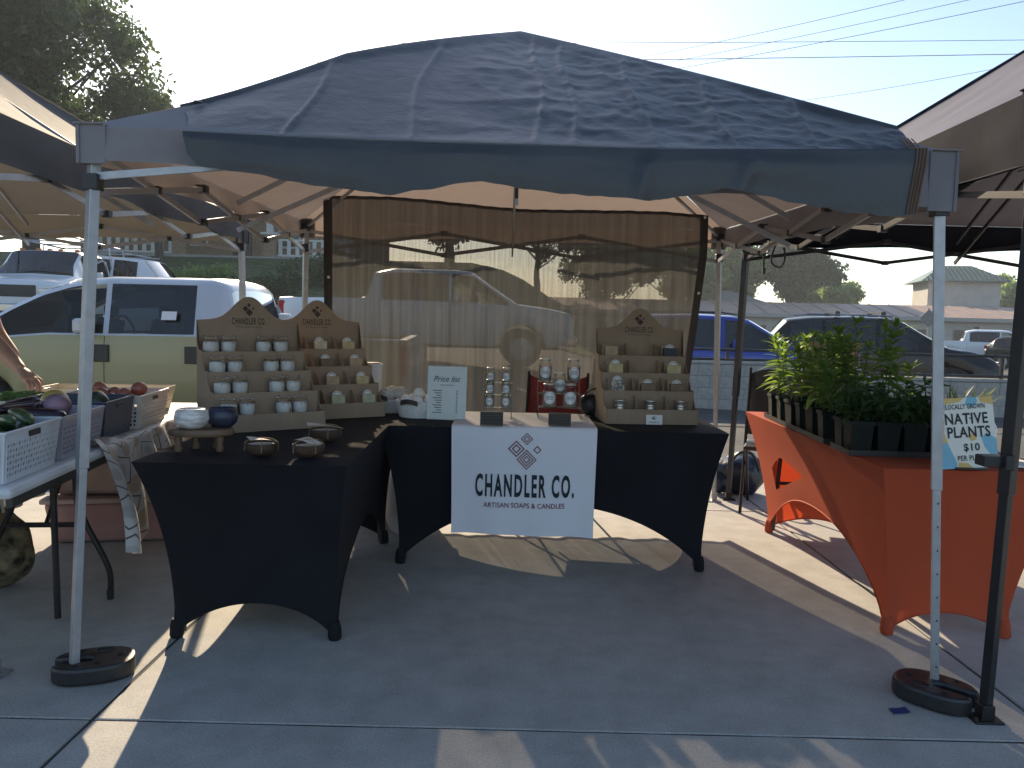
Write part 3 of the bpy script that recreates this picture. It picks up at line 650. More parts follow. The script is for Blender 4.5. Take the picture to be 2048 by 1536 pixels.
for c in range(3):
    t = thing('balm_tin', f'{colname[c]} round silver tin on the lowest shelf of the right-hand display', 'tin', on_stand(st3, lerp(-SW / 2, SW / 2, (c + .5) / 3), 0, .5), 0, 'balm tins')
    MB().lathe([(.028, 0), (.030, .002), (.030, .022), (.028, .024)], n=22).build('lower_tin', TIN, t, smooth=40)
    MB().lathe([(.029, .0255), (.033, .0265), (.033, .034), (.030, .036)], n=22).build('lid', TIN, t, smooth=40)
    MB().lathe([(.029, .038), (.0, .0384)], n=22, cap=False).build('paper_label', PAPER, t)
    MB().lathe([(.022, .0365), (.026, .050), (.036, .053), (.036, .057), (.0, .058)], n=22, cap=False).build('top_tin', TIN, t, smooth=40)

# ------------------------------------------------------------------ middle table top
ACRY = glass('clear_acrylic', (.97, .98, .98), .5, .02); ACRYE = glass('acrylic_edge', (.62, .68, .68), 1.5, .1)
TZ2 = .757
def riser(label, loc, steps, w, rz=0.0):
    t = thing('acrylic_riser', label, 'riser', loc, rz, 'clear acrylic risers')
    for (y, z, d) in steps:
        MB().box((0, y, z - .002), (w, d, .004)).build('shelf', ACRY, t)
        MB().box((0, y - d / 2, z - .002), (w, .0015, .005)).build('shelf_edge', ACRYE, t)
        for sx in (-1, 1): MB().box((sx * w / 2, y, z / 2 - .002), (.004, d, z - .004)).build('leg_plate', ACRY, t); MB().box((sx * w / 2, y - d / 2, z / 2 - .002), (.005, .0015, z - .004)).build('leg_edge', ACRYE, t)
    return t
PERF = M('dark_wire', (0.035, 0.033, 0.03), .5, .4)
def lattice_block(label, loc, w, d, h):
    t = thing('lattice_box', label, 'box', loc, 0, 'dark lattice boxes'); nx, nz = 7, 4
    MB().box((0, d / 2 + .003, h / 2), (w - .004, d - .004, h - .004)).build('box_body', BLACKP, t)
    mb = MB()
    for q in range(nx + 1): mb.bar((lerp(-w / 2, w / 2, q / nx), -.001, 0), (lerp(-w / 2, w / 2, q / nx), -.001, h), .004, .004)
    for q in range(nz + 1): mb.bar((-w / 2, -.001, lerp(0, h, q / nz)), (w / 2, -.001, lerp(0, h, q / nz)), .004, .004)
    for a in range(nx):
        for b in range(nz): mb.sphere((lerp(-w / 2, w / 2, (a + .5) / nx), -.001, lerp(0, h, (b + .5) / nz)), .0035, 6, 4)
    tag(mb.build('lattice', M('lattice_metal', (0.10, 0.095, 0.085), .4, .6), t), kind='stuff'); return t
pL = atZ(983, 851, TZ2); pR = atZ(1119, 851, TZ2)
lattice_block('dark lattice box in front of the small labelled jars', pL, .112, .05, .068)
lattice_block('dark lattice box in front of the big labelled jars', pR, .112, .05, .062)
LABEL = M('round_label', (0.90, 0.90, 0.90), .6, var=.02); LIDM = M('clear_lid', (0.55, 0.56, 0.55), .3, .5)
FILL = M('pale_salts', (0.34, 0.33, 0.29), .9, var=.4, scale=150)
def label_disc(t, r, y, z, s):
    """paper disc curved round a jar of radius r"""
    mb = MB(); ring = [(0, 0)] + [(s * math.cos(2 * PI * q / 20), s * math.sin(2 * PI * q / 20)) for q in range(20)]
    V = [(r * math.sin(a / r), -r * math.cos(a / r), z + b) for a, b in ring]
    o = mb.add(V, [(0, q + 1, (q + 1) % 20 + 1) for q in range(20)]).build('label', LABEL, t)
    V = [((r + .0006) * math.sin(a * .8 / r), -(r + .0006) * math.cos(a * .8 / r), z + b * .8) for a, b in ring[1:]]
    MB().tube(V, .0006, 3, closed=True).build('label_print', INK, o)
    for dz, ww in ((.25, .9), (0, 1.2), (-.25, .8)):
        V = [((r + .0006) * math.sin(a * s / r), -(r + .0006) * math.cos(a * s / r), z + dz * s) for a in np.linspace(-ww / 2, ww / 2, 6)]
        MB().tube(V, .0006 + s * .015, 3).build('label_print', INK, o)
def salts_jar(label, loc, r, h, grp, fill=.7):
    t = thing('labelled_jar', label, 'jar', loc, 0, grp)
    MB().lathe([(0, 0), (r * .88, 0), (r, h * .07), (r, h * .66), (r * .78, h * .80), (r * .76, h * .9), (r * .82, h * .92), (r * .78, h * .935)], n=22, cap=False).build('glass', JARGLASS, t, smooth=45)
    MB().lathe([(0, .003), (r * .84, .003), (r * .94, h * .07), (r * .94, h * fill * .9), (0, h * fill * .92)], n=18, cap=False).build('contents', FILL, t, smooth=40)
    MB().lathe([(r * .80, h * .935), (r * .86, h * .945), (r * .86, h * .985), (r * .78, h), (0, h)], n=22, cap=False).build('lid', LIDM, t, smooth=40)
    label_disc(t, r + .001, -r, h * .40, r * .84); return t
def fitjar(u, vb, y, top=None): return atY(u, vb, y)
rs = [(0.03, .058, .06), (.085, .122, .055), (.14, .185, .055)]
bl = atZ(994, 838, TZ2); riserL = riser('clear stepped acrylic stand holding the small labelled jars', Vector((bl.x, bl.y + .02, TZ2)), rs, .15)
nm = ['front', 'middle', 'back']
for k, (y, z, d) in enumerate(rs):
    for s_, nmS in ((-1, 'left'), (1, 'right')): salts_jar(f'{nmS} small labelled jar on the {nm[k]} step of the acrylic stand', (bl.x + s_ * .044, bl.y + .02 + y, TZ2 + z), .024, .083, 'small labelled jars')
br = atZ(1119, 838, TZ2); rs2 = [(.05, .062, .09), (.14, .13, .085), (.225, .19, .085)]
riserR = riser('clear stepped acrylic stand holding the big labelled jars', Vector((br.x, br.y, TZ2)), rs2, .235)
salts_jar('big labelled jar at the front left of the clear stand', (br.x - .056, br.y + .05, TZ2 + .062), .040, .128, 'big labelled jars')
salts_jar('big labelled jar at the front right of the clear stand', (br.x + .056, br.y + .05, TZ2 + .062), .040, .128, 'big labelled jars')
salts_jar('big labelled jar alone on the middle step of the clear stand', (br.x + .004, br.y + .14, TZ2 + .13), .038, .115, 'big labelled jars')
salts_jar('big labelled jar high at the back left of the clear stand', (br.x - .075, br.y + .225, TZ2 + .19), .038, .128, 'big labelled jars')
salts_jar('big labelled jar high at the back right of the clear stand', (br.x + .087, br.y + .225, TZ2 + .19), .038, .128, 'big labelled jars')

# price list
pp = atZ(892, 840, TZ)
pr = thing('price_list', 'white price list sheet standing in a clear frame', 'sign', pp + Vector((0, .0, .002)), R(-4))
tilt = Matrix.Rotation(R(-6), 4, 'X')
MB().box((0, 0, .142), (.208, .002, .284), None).build('sheet', PAPER, pr).matrix_local = tilt
for p_, d_ in (((0, -.004, .144), (.216, .003, .290)), ((0, .004, .144), (.216, .003, .290))): MB().box(p_, d_).build('frame_plate', ACRY, pr).matrix_local = tilt
MB().box((0, .04, .003), (.216, .09, .004)).build('frame_foot', ACRY, pr)
GOLD = M('faint_frame_print', (0.62, 0.58, 0.56), .7)
text_part('lettering', text_mesh('Price list', .145, .030, shear=.35, offset=-.004), INK, pr, tilt @ Matrix.Translation((0, -.0062, .218)))
MB().box((0, -.0062, .185), (.075, .0004, .0022)).build('print_line', INK, pr).matrix_local = tilt
for q in range(10):
    z = .155 - q * .013
    MB().box((-.05 + .004 * (q % 3), -.0062, z), (.05 - .012 * (q % 3), .0004, .0035)).build('print_line', INK, pr).matrix_local = tilt
    MB().box((.055, -.0062, z), (.009, .0004, .0035)).build('print_line', INK, pr).matrix_local = tilt

# rope baskets
ROPE = M('white_cotton_rope', (0.70, 0.68, 0.65), .9, var=.08, scale=60, bump=.5, bscale=220, bdist=.002); LEATH = M('dark_leather', (0.035, 0.026, 0.022), .6)
BOMB = M('bath_bomb', (0.76, 0.75, 0.72), .8, var=.05, scale=40, bump=.3, bscale=150)
def rope_basket(label, loc, r, n, rz):
    t = thing('rope_basket', label, 'basket', loc, rz, 'white rope baskets')
    for q in range(n):
        rr = r * (.86 + .16 * math.sin(PI * .5 * q / n)); MB().tube([(rr * math.cos(2 * PI * j / 36), rr * math.sin(2 * PI * j / 36), .007 + q * .0112) for j in range(36)], .0068, 6, closed=True).build('rope_coil', ROPE, t, smooth=60)
    MB().lathe([(0, .004), (r * .86, .004)], n=30, cap=False).build('base', ROPE, t)
    for a in (R(-108), R(-6)):
        c = Vector((math.cos(a), math.sin(a), 0)); tg = Vector((-c.y, c.x, 0)); mb = MB()
        mb.grid(lambda u, v: c * (r * 1.02 + .010 + .018 * math.sin(PI * u)) + tg * lerp(-.05, .05, u) + Vector((0, 0, .07 + .012 * math.sin(PI * u) + lerp(0, .026, v))), 10, 2).build('leather_handle', LEATH, t, smooth=60)
    return t
bp_ = atZ(833, 838, TZ) + Vector((0, .12, 0)); rope_basket('white rope basket heaped with white bath bombs', bp_, .122, 8, 0)
k = 0
for (x, y, z) in ((-.06, -.05, .088), (.0, -.068, .088), (.06, -.045, .088), (-.03, .01, .09), (.045, .02, .09), (.0, -.012, .125), (.075, .015, .086), (-.075, .02, .086), (.012, .07, .088), (-.045, .075, .085)):
    k += 1; tag(MB().sphere((0, 0, 0), .033, 16, 10).build('bath_bomb', BOMB, smooth=180, loc=bp_ + Vector((x, y, z))), 'round white bath bomb heaped in the rope basket', 'bath bomb', 'bath bombs in the rope basket')
bq = atZ(772, 832, TZ) + Vector((.0, .20, 0)); rope_basket('smaller white rope basket filled with netted sponges', bq, .095, 7, R(-10))
NET = M('netting', (0.62, 0.60, 0.56), .9, var=.2, scale=80, bump=1, bscale=60, bdist=.02)
for i_, (x, y, z, s_) in enumerate(((-.02, -.03, .10, .05), (.045, 0, .105, .052), (-.005, .045, .105, .05))):
    tag(MB().sphere((0, 0, 0), s_, 16, 12, sz=.8, fn=lambda p: p * (1 + .16 * mn.noise(p * 60 + Vector((i_, 0, 0))))).build('bath_sponge', NET, smooth=180, loc=bq + Vector((x, y, z))), 'off-white netted bath sponge in the small rope basket', 'sponge', 'bath sponges')
cn = thing('canister', 'tall white canister with a dark round top behind the rope baskets', 'canister', atZ(743, 817, TZ) + Vector((.0, .0, 0)) )
MB().lathe([(.058, 0), (.060, .004), (.060, .25), (.057, .254)], n=28).build('body', WHITEP, cn, smooth=40)
MB().lathe([(.066, .254), (.067, .262), (.060, .268)], n=28).build('rim', WHITEP, cn, smooth=40)
MB().lathe([(.050, .2685), (.050, .273), (.0, .274)], n=28, cap=False).build('dark_top', BLACKP, cn, smooth=40)

# small things on the left table
WOOD = M('dark_wood', (0.14, 0.085, 0.05), .6, var=.3, scale=8, stretch=(1, 6, 1), bump=.2)
wp = atZ(398, 905, TZ) + Vector((-.01, .05, 0))
wr = thing('wooden_riser', 'little dark wooden stool riser at the front corner of the left table', 'riser', wp, R(10))
MB().lathe([(.0, .062), (.118, .062), (.125, .068), (.125, .082), (.118, .088), (0, .088)], n=36, cap=False, sy=.62).build('top', WOOD, wr, smooth=40)
for x, y in ((-.08, -.03), (.075, -.03), (-.03, .045), (.05, .045)): MB().lathe([(.013, 0), (.017, .012), (.011, .03), (.016, .05), (.014, .063)], n=12).build('leg', WOOD, wr, smooth=50, loc=(x, y, 0))
CERAM = M('white_ceramic', (0.66, 0.63, 0.60), .4, var=.35, scale=22, stretch=(1, 1, 3), detail=6)
bw = thing('bowl_candle', 'round white mottled bowl candle on the wooden riser', 'candle', wp + Vector((-.035, -.005, .089)))
MB().lathe([(.0, 0), (.040, .0), (.060, .018), (.067, .042), (.062, .066), (.052, .078), (.047, .078), (.050, .066)], n=28, cap=False).build('bowl', CERAM, bw, smooth=60)
MB().lathe([(.052, .064), (0, .065)], n=24, cap=False).build('wax', WAX, bw)
BLUEG = M('dark_blue_glaze', (0.025, 0.032, 0.06), .35, var=.3, scale=20)
bj = thing('bowl_candle', 'dark blue bowl candle behind the white one', 'candle', wp + Vector((.062, .06, .089)))
MB().lathe([(.0, 0), (.038, .0), (.056, .018), (.062, .042), (.058, .064), (.050, .076), (.045, .076), (.048, .066)], n=28, cap=False).build('bowl', BLUEG, bj, smooth=60)
MB().lathe([(.050, .063), (0, .064)], n=24, cap=False).build('wax', WAX, bj)
COCO = M('coconut_shell', (0.075, 0.045, 0.028), .7, var=.4, scale=20, stretch=(1, 1, 5), bump=.4, bscale=80)
TAGP = M('kraft_tag', (0.66, 0.61, 0.52), .8, var=.05)
def coco(label, p, r, tagrot, tagz=.004, tw=.10):
    t = thing('coconut_candle', label, 'candle', p, random.uniform(-1, 1), 'coconut shell candles')
    MB().lathe([(0, .0), (r * .45, .003), (r * .8, r * .28), (r * .97, r * .62), (r, r * .85), (r * .93, r * .86), (r * .88, r * .6)], n=28, cap=False).build('shell', COCO, t, smooth=60)
    MB().lathe([(r * .9, r * .74), (0, r * .75)], n=24, cap=False).build('wax', WAX, t)
    tp = MB().grid(lambda u, v: Vector((lerp(-tw / 2, tw / 2, u), lerp(-.035, .035, v), .006 * math.sin(u * 3 + v) + (.004 if 0 else 0))), 8, 4).build('paper_tag', TAGP, t, smooth=60)
    tp.matrix_local = Matrix.Translation((0, 0, r * .92 + .006)) @ Matrix.Rotation(tagrot, 4, 'Z') @ Matrix.Rotation(R(6), 4, 'Y')
    MB().tube([(r * 1.01 * math.cos(q), 0, r * .95 + .013 - .30 * r * abs(math.cos(q)) ** 3 - (r * .5 if abs(math.cos(q)) > .99 else 0)) for q in np.linspace(0, PI, 15)], .0013, 4).build('string', TWINE, t)
    MB().tube([(0, r * 1.01 * math.cos(q), r * .95 + .012 - .30 * r * abs(math.cos(q)) ** 3 - (r * .5 if abs(math.cos(q)) > .99 else 0)) for q in np.linspace(0, PI, 15)], .0013, 4).build('string', TWINE, t)
    return t
coco('coconut shell candle nearest the right edge of the left table, its tag tied on', atZ(617, 915, TZ), .062, R(20), tw=.085)
coco('coconut shell candle with a wide paper tag, below the soap display', atZ(650, 884, TZ), .068, R(-6), tw=.15)
coco('coconut shell candle in deep shade below the jar display', atZ(523, 912, TZ), .062, R(15), tw=.10)

# ------------------------------------------------------------------ behind and under the tables
REDC = M('red_chair_cloth', (0.28, 0.035, 0.03), .8, var=.1, scale=8); 
rc = thing('camp_chair', 'red cloth camp chair behind the middle table', 'chair', (.27, 5.02, 0), R(172))
def chb(u, v):
    x = lerp(-.19, .19, u); z = lerp(.46, .93 - .045 * math.sin(PI * u), v); return Vector((x, -.16 - .10 * v + .07 * math.sin(PI * u) , z))
MB().grid(chb, 16, 12).build('backrest', REDC, rc, smooth=80)
MB().grid(lambda u, v: Vector((lerp(-.22, .22, u), lerp(-.16, .22, v), .44 - .05 * math.sin(PI * u) * math.sin(PI * v))), 12, 10).build('seat', REDC, rc, smooth=80)
for sx in (-1, 1):
    MB().tube([(sx * .235, .24, .01), (sx * .215, -.2, .56)], .009, 8).build('leg', BLACKM, rc); MB().tube([(sx * .235, -.26, .01), (sx * .215, .22, .56)], .009, 8).build('leg', BLACKM, rc)
    MB().tube([(sx * .20, -.10, .35), (sx * .195, -.26, .95)], .009, 8).build('back_post', BLACKM, rc)
    MB().grid(lambda u, v: Vector((sx * lerp(.20, .27, u), lerp(-.2, .24, v), .585 - .02 * math.sin(PI * v))), 3, 8).build('armrest', REDC, rc, smooth=80)
bag2 = thing('black_bag', 'black bag slumped beside the right display, behind the big jars', 'bag', (.46, 4.60, TZ))
MB().sphere((0, 0, .065), .075, 16, 10, sx=1.0, sy=.6, sz=.85, rot=Matrix.Rotation(R(25), 3, 'Y'), fn=lambda p: p * (1 + .14 * mn.noise(p * 14))).build('body', BLACKP, bag2, smooth=180)
MB().tube(smooth_path([Vector(q) for q in ((-.05, -.03, .10), (-.02, -.04, .15), (.04, -.03, .16), (.07, -.02, .11))]), .006, 6).build('strap', BLACKP, bag2, smooth=60)
PINK = M('pink_plastic', (0.34, 0.19, 0.18), .35, var=.12, scale=5); PINK2 = M('pink_lid', (0.40, 0.30, 0.29), .4, var=.08)
def tub(label, loc, rz, L, W, Hh, body, lid, grp=None):
    t = thing('storage_tub', label, 'tub', loc, rz, grp); mb = MB(); o = [(-L / 2 * .9, -W / 2 * .9, 0), (L / 2 * .9, -W / 2 * .9, 0), (L / 2 * .9, W / 2 * .9, 0), (-L / 2 * .9, W / 2 * .9, 0), (-L / 2, -W / 2, Hh), (L / 2, -W / 2, Hh), (L / 2, W / 2, Hh), (-L / 2, W / 2, Hh)]
    mb.add(o, [(0, 3, 2, 1), (4, 5, 6, 7), (0, 1, 5, 4), (1, 2, 6, 5), (2, 3, 7, 6), (3, 0, 4, 7)]).build('body', body, t, bevel=.02, loc=(0, 0, .004))
    MB().box((0, 0, Hh + .02), (L + .03, W + .03, .03)).build('lid', lid, t, bevel=.01)
    for sx in (-1, 1): MB().box((sx * (L / 2 + .012), 0, Hh - .03), (.03, .12, .025)).build('handle', lid, t, bevel=.006)
    return t
tub('pink storage tub behind the gap between the two black tables', (-.78, 5.12, 0), R(8), .52, .36, .42, PINK, PINK2)
PLBAG = add_trans(M('white_bag_film', (0.72, 0.72, 0.74), .35, var=.05, scale=6), (.7, .7, .7), .3)
def slump(label, name, cat, loc, sx, sy, sz, mat, seed, rough=.22, freq=6):
    t = thing(name, label, cat, loc)
    def fn(p):
        q = p * (1 + rough * mn.noise(p * freq + Vector((seed, 0, 0)))); q.z = max(q.z, -sz * .92); return q
    MB().sphere((0, 0, sz * .92), 1.0, 36, 24, sx=sx, sy=sy, sz=sz, fn=lambda p: fn(p)).build('body', mat, t, smooth=180); return t
wb = slump('white plastic bag on the ground between the two black tables', 'plastic_bag', 'bag', (-.60, 4.72, 0), .15, .14, .26, PLBAG, 3)
MB().tube(smooth_path([Vector(q) for q in ((-.06, -.02, .42), (-.05, -.03, .52), (0, -.02, .56), (.04, -.03, .50), (.05, -.02, .42))]), .010, 6).build('handle', PLBAG, wb, smooth=60)

# ================================================================== vegetable stall on the left
nA = atZ(22, 978, .74); nax = Vector((-.13, .99, 0)).normalized(); npx = Vector((-nax.y * -1, 0, 0))
NW, NL = .76, 2.44; nrt = Vector((nax.y, -nax.x, 0))   # table axis runs back; nrt points right
ntc = Vector((nA.x, nA.y, 0)) - nrt * (NW / 2) + nax * (NL / 2)
nrz = math.atan2(nax.y, nax.x)
nt = thing('folding_table', 'white plastic folding table carrying the vegetable baskets', 'table', ntc, nrz)
MB().box((0, 0, .722), (NL, NW, .036)).build('table_top', M('grey_white_plastic', (.62, .63, .63), .5, var=.06), nt, bevel=.016)
for sx in (-1, 1):
    for sy in (-1, 1):
        x0 = sx * (NL / 2 - .36) if sx > 0 else -(NL / 2 - 1.12)
        MB().tube(smooth_path([Vector((x0, sy * .13, .70)), Vector((x0, sy * .13, .46)), Vector((x0, sy * .17, .34)), Vector((x0, sy * .26, .14)), Vector((x0, sy * .265, .02))]), .0135, 8).build('leg', BLACKM, nt, smooth=60)
        MB().lathe([(.015, 0), (.016, .04)], n=10).build('rubber_foot', BLACKP, nt, loc=(x0, sy * .265, .001))
    xq = sx * (NL / 2 - .36) if sx > 0 else -(NL / 2 - 1.12)
    MB().tube([(xq, -.17, .34), (xq, .17, .34)], .012, 8).build('crossbar', BLACKM, nt)
    MB().tube([(xq, 0, .34), (xq + .35 * (1 if sx < 0 else -1), 0, .69)], .009, 8).build('brace', BLACKM, nt)
for sy in (-1, 1): MB().tube([(-(NL / 2 - .86), sy * .14, .70), (-(NL / 2 - .86), sy * .15, .015)], .014, 8).build('straight_leg', BLACKM, nt, smooth=60)
MB().bar((NL / 2 - .05, -NW / 2 + .03, .69), (-NL / 2 + .05, -NW / 2 + .03, .69), .02, .04).build('apron_rail', LEGM, nt)
def N(a, r, z=.742): return Vector((nA.x, nA.y, 0)) + nax * a + nrt * (-r) + Vector((0, 0, z))   # a back along the table, r in from its right edge
# printed tablecloth: covers the far part, hangs down on the right side
def print_mat():
    m, n, l, b = _new('printed_tablecloth'); b.inputs['Roughness'].default_value = .5
    tc = n.new('ShaderNodeTexCoord'); uvn = tc.outputs['UV']
    base = n.new('ShaderNodeRGB'); base.outputs[0].default_value = (.62, .60, .56, 1)
    cur = base.outputs[0]
    def math_(op, a, bb=None, c=None):
        q = n.new('ShaderNodeMath'); q.operation = op
        for i, v in enumerate((a, bb, c)):
            if v is None: continue
            if isinstance(v, (int, float)): q.inputs[i].default_value = v
            else: l.new(v, q.inputs[i])
        return q.outputs[0]
    def layer(scale, rot, off, size, line, col, jitter):
        nonlocal cur
        mp = n.new('ShaderNodeMapping'); mp.inputs['Scale'].default_value = (scale, scale, scale); mp.inputs['Location'].default_value = off
        l.new(uvn, mp.inputs[0]); sp = n.new('ShaderNodeSeparateXYZ')
        fl = n.new('ShaderNodeVectorMath'); fl.operation = 'FLOOR'; l.new(mp.outputs[0], fl.inputs[0])
        wn_ = n.new('ShaderNodeTexWhiteNoise'); l.new(fl.outputs[0], wn_.inputs['Vector'])
        fr = n.new('ShaderNodeVectorMath'); fr.operation = 'FRACTION'; l.new(mp.outputs[0], fr.inputs[0])
        sub = n.new('ShaderNodeVectorMath'); sub.operation = 'SUBTRACT'; sub.inputs[1].default_value = (.5, .5, 0); l.new(fr.outputs[0], sub.inputs[0])
        vr = n.new('ShaderNodeVectorRotate'); vr.rotation_type = 'Z_AXIS'; l.new(sub.outputs[0], vr.inputs['Vector']); l.new(math_('MULTIPLY', wn_.outputs['Value'], 6.28), vr.inputs['Angle'])
        l.new(vr.outputs[0], sp.inputs[0]); ax, ay = math_('ABSOLUTE', sp.outputs[0]), math_('ABSOLUTE', sp.outputs[1])
        d = math_('MAXIMUM', ax, ay)
        if line: k = math_('COMPARE', d, size, line)
        else: k = math_('MULTIPLY', math_('LESS_THAN', math_('ADD', math_('POWER', ax, 2.0), math_('POWER', ay, 2.0)), size * size), jitter)
        mx = n.new('ShaderNodeMixRGB'); l.new(k, mx.inputs[0]); l.new(cur, mx.inputs[1]); mx.inputs[2].default_value = (*col, 1); cur = mx.outputs[0]
    layer(6.5, 0, (0, 0, 0), .22, 0, (.45, .28, .14), .7)
    layer(6.5, 0, (.5, .37, 0), .17, 0, (.33, .33, .30), .5)
    layer(6.5, 0, (.5, .37, 0), .32, .018, (.03, .03, .03), 1)
    layer(5.0, 0, (.2, .8, 0), .13, 0, (.40, .17, .12), .6)
    l.new(cur, b.inputs['Base Color']); return add_trans(m, (.5, .46, .4), .2)
PRINT = print_mat()
def uv_grid(fn, nu, nv, name, mat, parent, uvs):
    o = MB().grid(fn, nu, nv).build(name, mat, parent, smooth=80); me = o.data; uv = me.uv_layers.new(name='UVMap')
    for lp in me.loops:
        i = lp.vertex_index % (nu + 1); j = lp.vertex_index // (nu + 1); uv.data[lp.index].uv = (i / nu * uvs[0], j / nv * uvs[1])
    return o
tcl = thing('tablecloth', 'printed tablecloth bunched over the far part of the vegetable table', 'tablecloth', N(1.4, .3, 0)); tco = tcl.location.copy()
def tclf(u, v):
    a = lerp(.72, 2.40, v); w = u * 1.62 - .42       # w<0 hangs on the right side, above .76 hangs on the far left
    ruck = sstep(.25, 0, v)
    if w < 0:
        hang = interp([(0, .36), (.10, .43), (.20, .32), (.5, .28), (1, .26)], v); k = -w / .42
        p = N(a - .16 * k * ruck, -.006 - .035 * math.sin(k * 2) * (1 + .8 * math.sin(v * 46)) - .05 * ruck * k, .744 - hang * k)
        p += nrt * (.06 * k * sstep(.30, 0, v)) + nax * (.03 * math.sin(k * 4 + v * 20) * k) + nrt * (.02 * math.sin(v * 60) * k)
    elif w < .76: p = N(a, w, .746 + ruck * (.018 + .018 * math.sin(w * 40 + v * 60)) + .003 * mn.noise((a * 5, w * 5, 0)))
    else: k = (w - .76) / .44; p = N(a, .766 + .02 * math.sin(v * 40) * k, .744 - .46 * k)  # far left hang lengthened to shade the ground below
    return p - tco
uv_grid(tclf, 70, 90, 'cloth', PRINT, tcl, (1.62, 1.68))
uv_grid(lambda u, v: N(lerp(-.02, .75, u), .764 + .015 * math.sin(u * 30) * v, lerp(.745, .26, v)) - tco, 40, 12, 'far_side_shade_drop', PRINT, tcl, (.77, .48))  # far hang carried along the near part, added for ground shade
# baskets with real holes
def basket(label, loc, rz, L, W, H, mat, cell=.018, holes=True, handle=True, name='plastic_basket', grp='plastic baskets', fill=None):
    t = thing(name, label, 'basket', loc, rz, grp); tp = .90; r = .0
    cs = [(-1, -1), (1, -1), (1, 1), (-1, 1)]
    def P(i, u, z):
        a, b = cs[i], cs[(i + 1) % 4]; f = lerp(tp, 1, z / H); x = lerp(a[0], b[0], u) * L / 2 * f; y = lerp(a[1], b[1], u) * W / 2 * f; return Vector((x, y, z))
    for i in range(4):
        ln = L if i % 2 == 0 else W; mb = MB(); z0, z1 = H * .10, H * .80
        if holes:
            nx = max(3, int(ln * .94 / cell)); nz = max(3, int((z1 - z0) / cell)); u0, u1 = .03, .97
            for a in range(nx):
                for b in range(nz):
                    sh = .5 if b % 2 else 0
                    ua, ub = u0 + (u1 - u0) * (a + 0) / nx, u0 + (u1 - u0) * (a + 1) / nx; za, zb = lerp(z0, z1, b / nz), lerp(z0, z1, (b + 1) / nz)
                    cu, cz = (ua + ub) / 2, (za + zb) / 2; hu, hz_ = (ub - ua) / 2, (zb - za) / 2
                    sq = [(-1, -1), (0, -1), (1, -1), (1, 0), (1, 1), (0, 1), (-1, 1), (-1, 0)]; rr = .74 if (a + b) % 2 else .58
                    hp = [(math.cos(R(225 + 45 * q)) * rr, math.sin(R(225 + 45 * q)) * rr) for q in range(8)]
                    V = [P(i, cu + hu * x, cz + hz_ * y) for x, y in sq] + [P(i, cu + hu * x, cz + hz_ * y) for x, y in hp]
                    mb.add(V, [(q, (q + 1) % 8, 8 + (q + 1) % 8, 8 + q) for q in range(8)])
            for a, b, c, d in ((0, u0, 0, H), (u1, 1, 0, H), (u0, u1, 0, z0), (u0, u1, z1, H)): mb.add([P(i, a, c), P(i, b, c), P(i, b, d), P(i, a, d)], [(0, 1, 2, 3)])
        else: mb.add([P(i, 0, 0), P(i, 1, 0), P(i, 1, H), P(i, 0, H)], [(0, 1, 2, 3)])
        o = mb.build('side_wall', mat, t, weld=True); sf = o.modifiers.new('wall', 'SOLIDIFY'); sf.thickness = .003; sf.offset = 1
        if handle and i % 2: MB().box((0, 0, 0), (.008, .085, .022)).build('handle_slot', BLACKP, t, bevel=.010, loc=P(i, .5, H * .87) * 1.0 + Vector((math.copysign(.0, P(i, .5, 0).x), 0, 0)))
    MB().add([P(0, 0, .004), P(0, 1, .004), P(2, 0, .004), P(2, 1, .004)], [(0, 1, 2, 3)]).build('base', mat, t)
    if fill: f_ = .94; MB().add([P(q, 0, .012) * f_ for q in range(4)] + [P(q, 0, H * .62) * f_ for q in range(4)], [(3, 2, 1, 0), (4, 5, 6, 7), (0, 1, 5, 4), (1, 2, 6, 5), (2, 3, 7, 6), (3, 0, 4, 7)]).build('contents_shade_fill', fill, t)  # dark block for hidden produce and the shade inside, so holes read dark
    MB().tube([P(0, 0, H), P(0, 1, H), P(2, 0, H), P(2, 1, H)], .0055, 8, closed=True).build('rim', mat, t)
    return t
LAV = M('lavender_plastic', (.33, .32, .38), .4, var=.04); CREAM = M('cream_plastic', (.70, .62, .55), .4, var=.04); BEIGE = M('beige_plastic', (.62, .55, .42), .4, var=.04); NAVYP = M('navy_plastic', (.045, .06, .10), .45, var=.1); PALEW = M('pale_plastic', (.62, .64, .68), .4, var=.03)
brz = nrz - PI / 2; FILLG = M('greens_shade_fill', (.012, .018, .010), .9, var=.6, scale=40); FILLR = M('tomatoes_shade_fill', (.05, .018, .014), .8, var=.6, scale=30)  # near-black fills: the shade inside the baskets is put into the colour
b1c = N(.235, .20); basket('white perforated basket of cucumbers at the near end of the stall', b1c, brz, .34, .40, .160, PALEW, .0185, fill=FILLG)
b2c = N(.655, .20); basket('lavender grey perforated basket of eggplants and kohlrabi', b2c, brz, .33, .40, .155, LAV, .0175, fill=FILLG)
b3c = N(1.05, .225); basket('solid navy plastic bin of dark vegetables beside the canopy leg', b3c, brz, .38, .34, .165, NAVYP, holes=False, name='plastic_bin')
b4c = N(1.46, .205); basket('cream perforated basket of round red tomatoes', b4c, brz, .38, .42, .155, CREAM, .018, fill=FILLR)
b5c = N(1.36, .60); basket('pale green-beige basket of green beans at the back of the stall', b5c, brz, .32, .34, .13, BEIGE, .02)
b6c = N(1.98, .42); basket('shallow beige empty basket at the far end of the stall', b6c, brz, .62, .32, .13, BEIGE, .016)
def veg(mat, label, cat, grp, name, p, fn, rot=None):
    o = fn(MB()).build(name, mat, smooth=180, loc=p)
    if rot: o.rotation_euler = rot
    return tag(o, label, cat, grp)
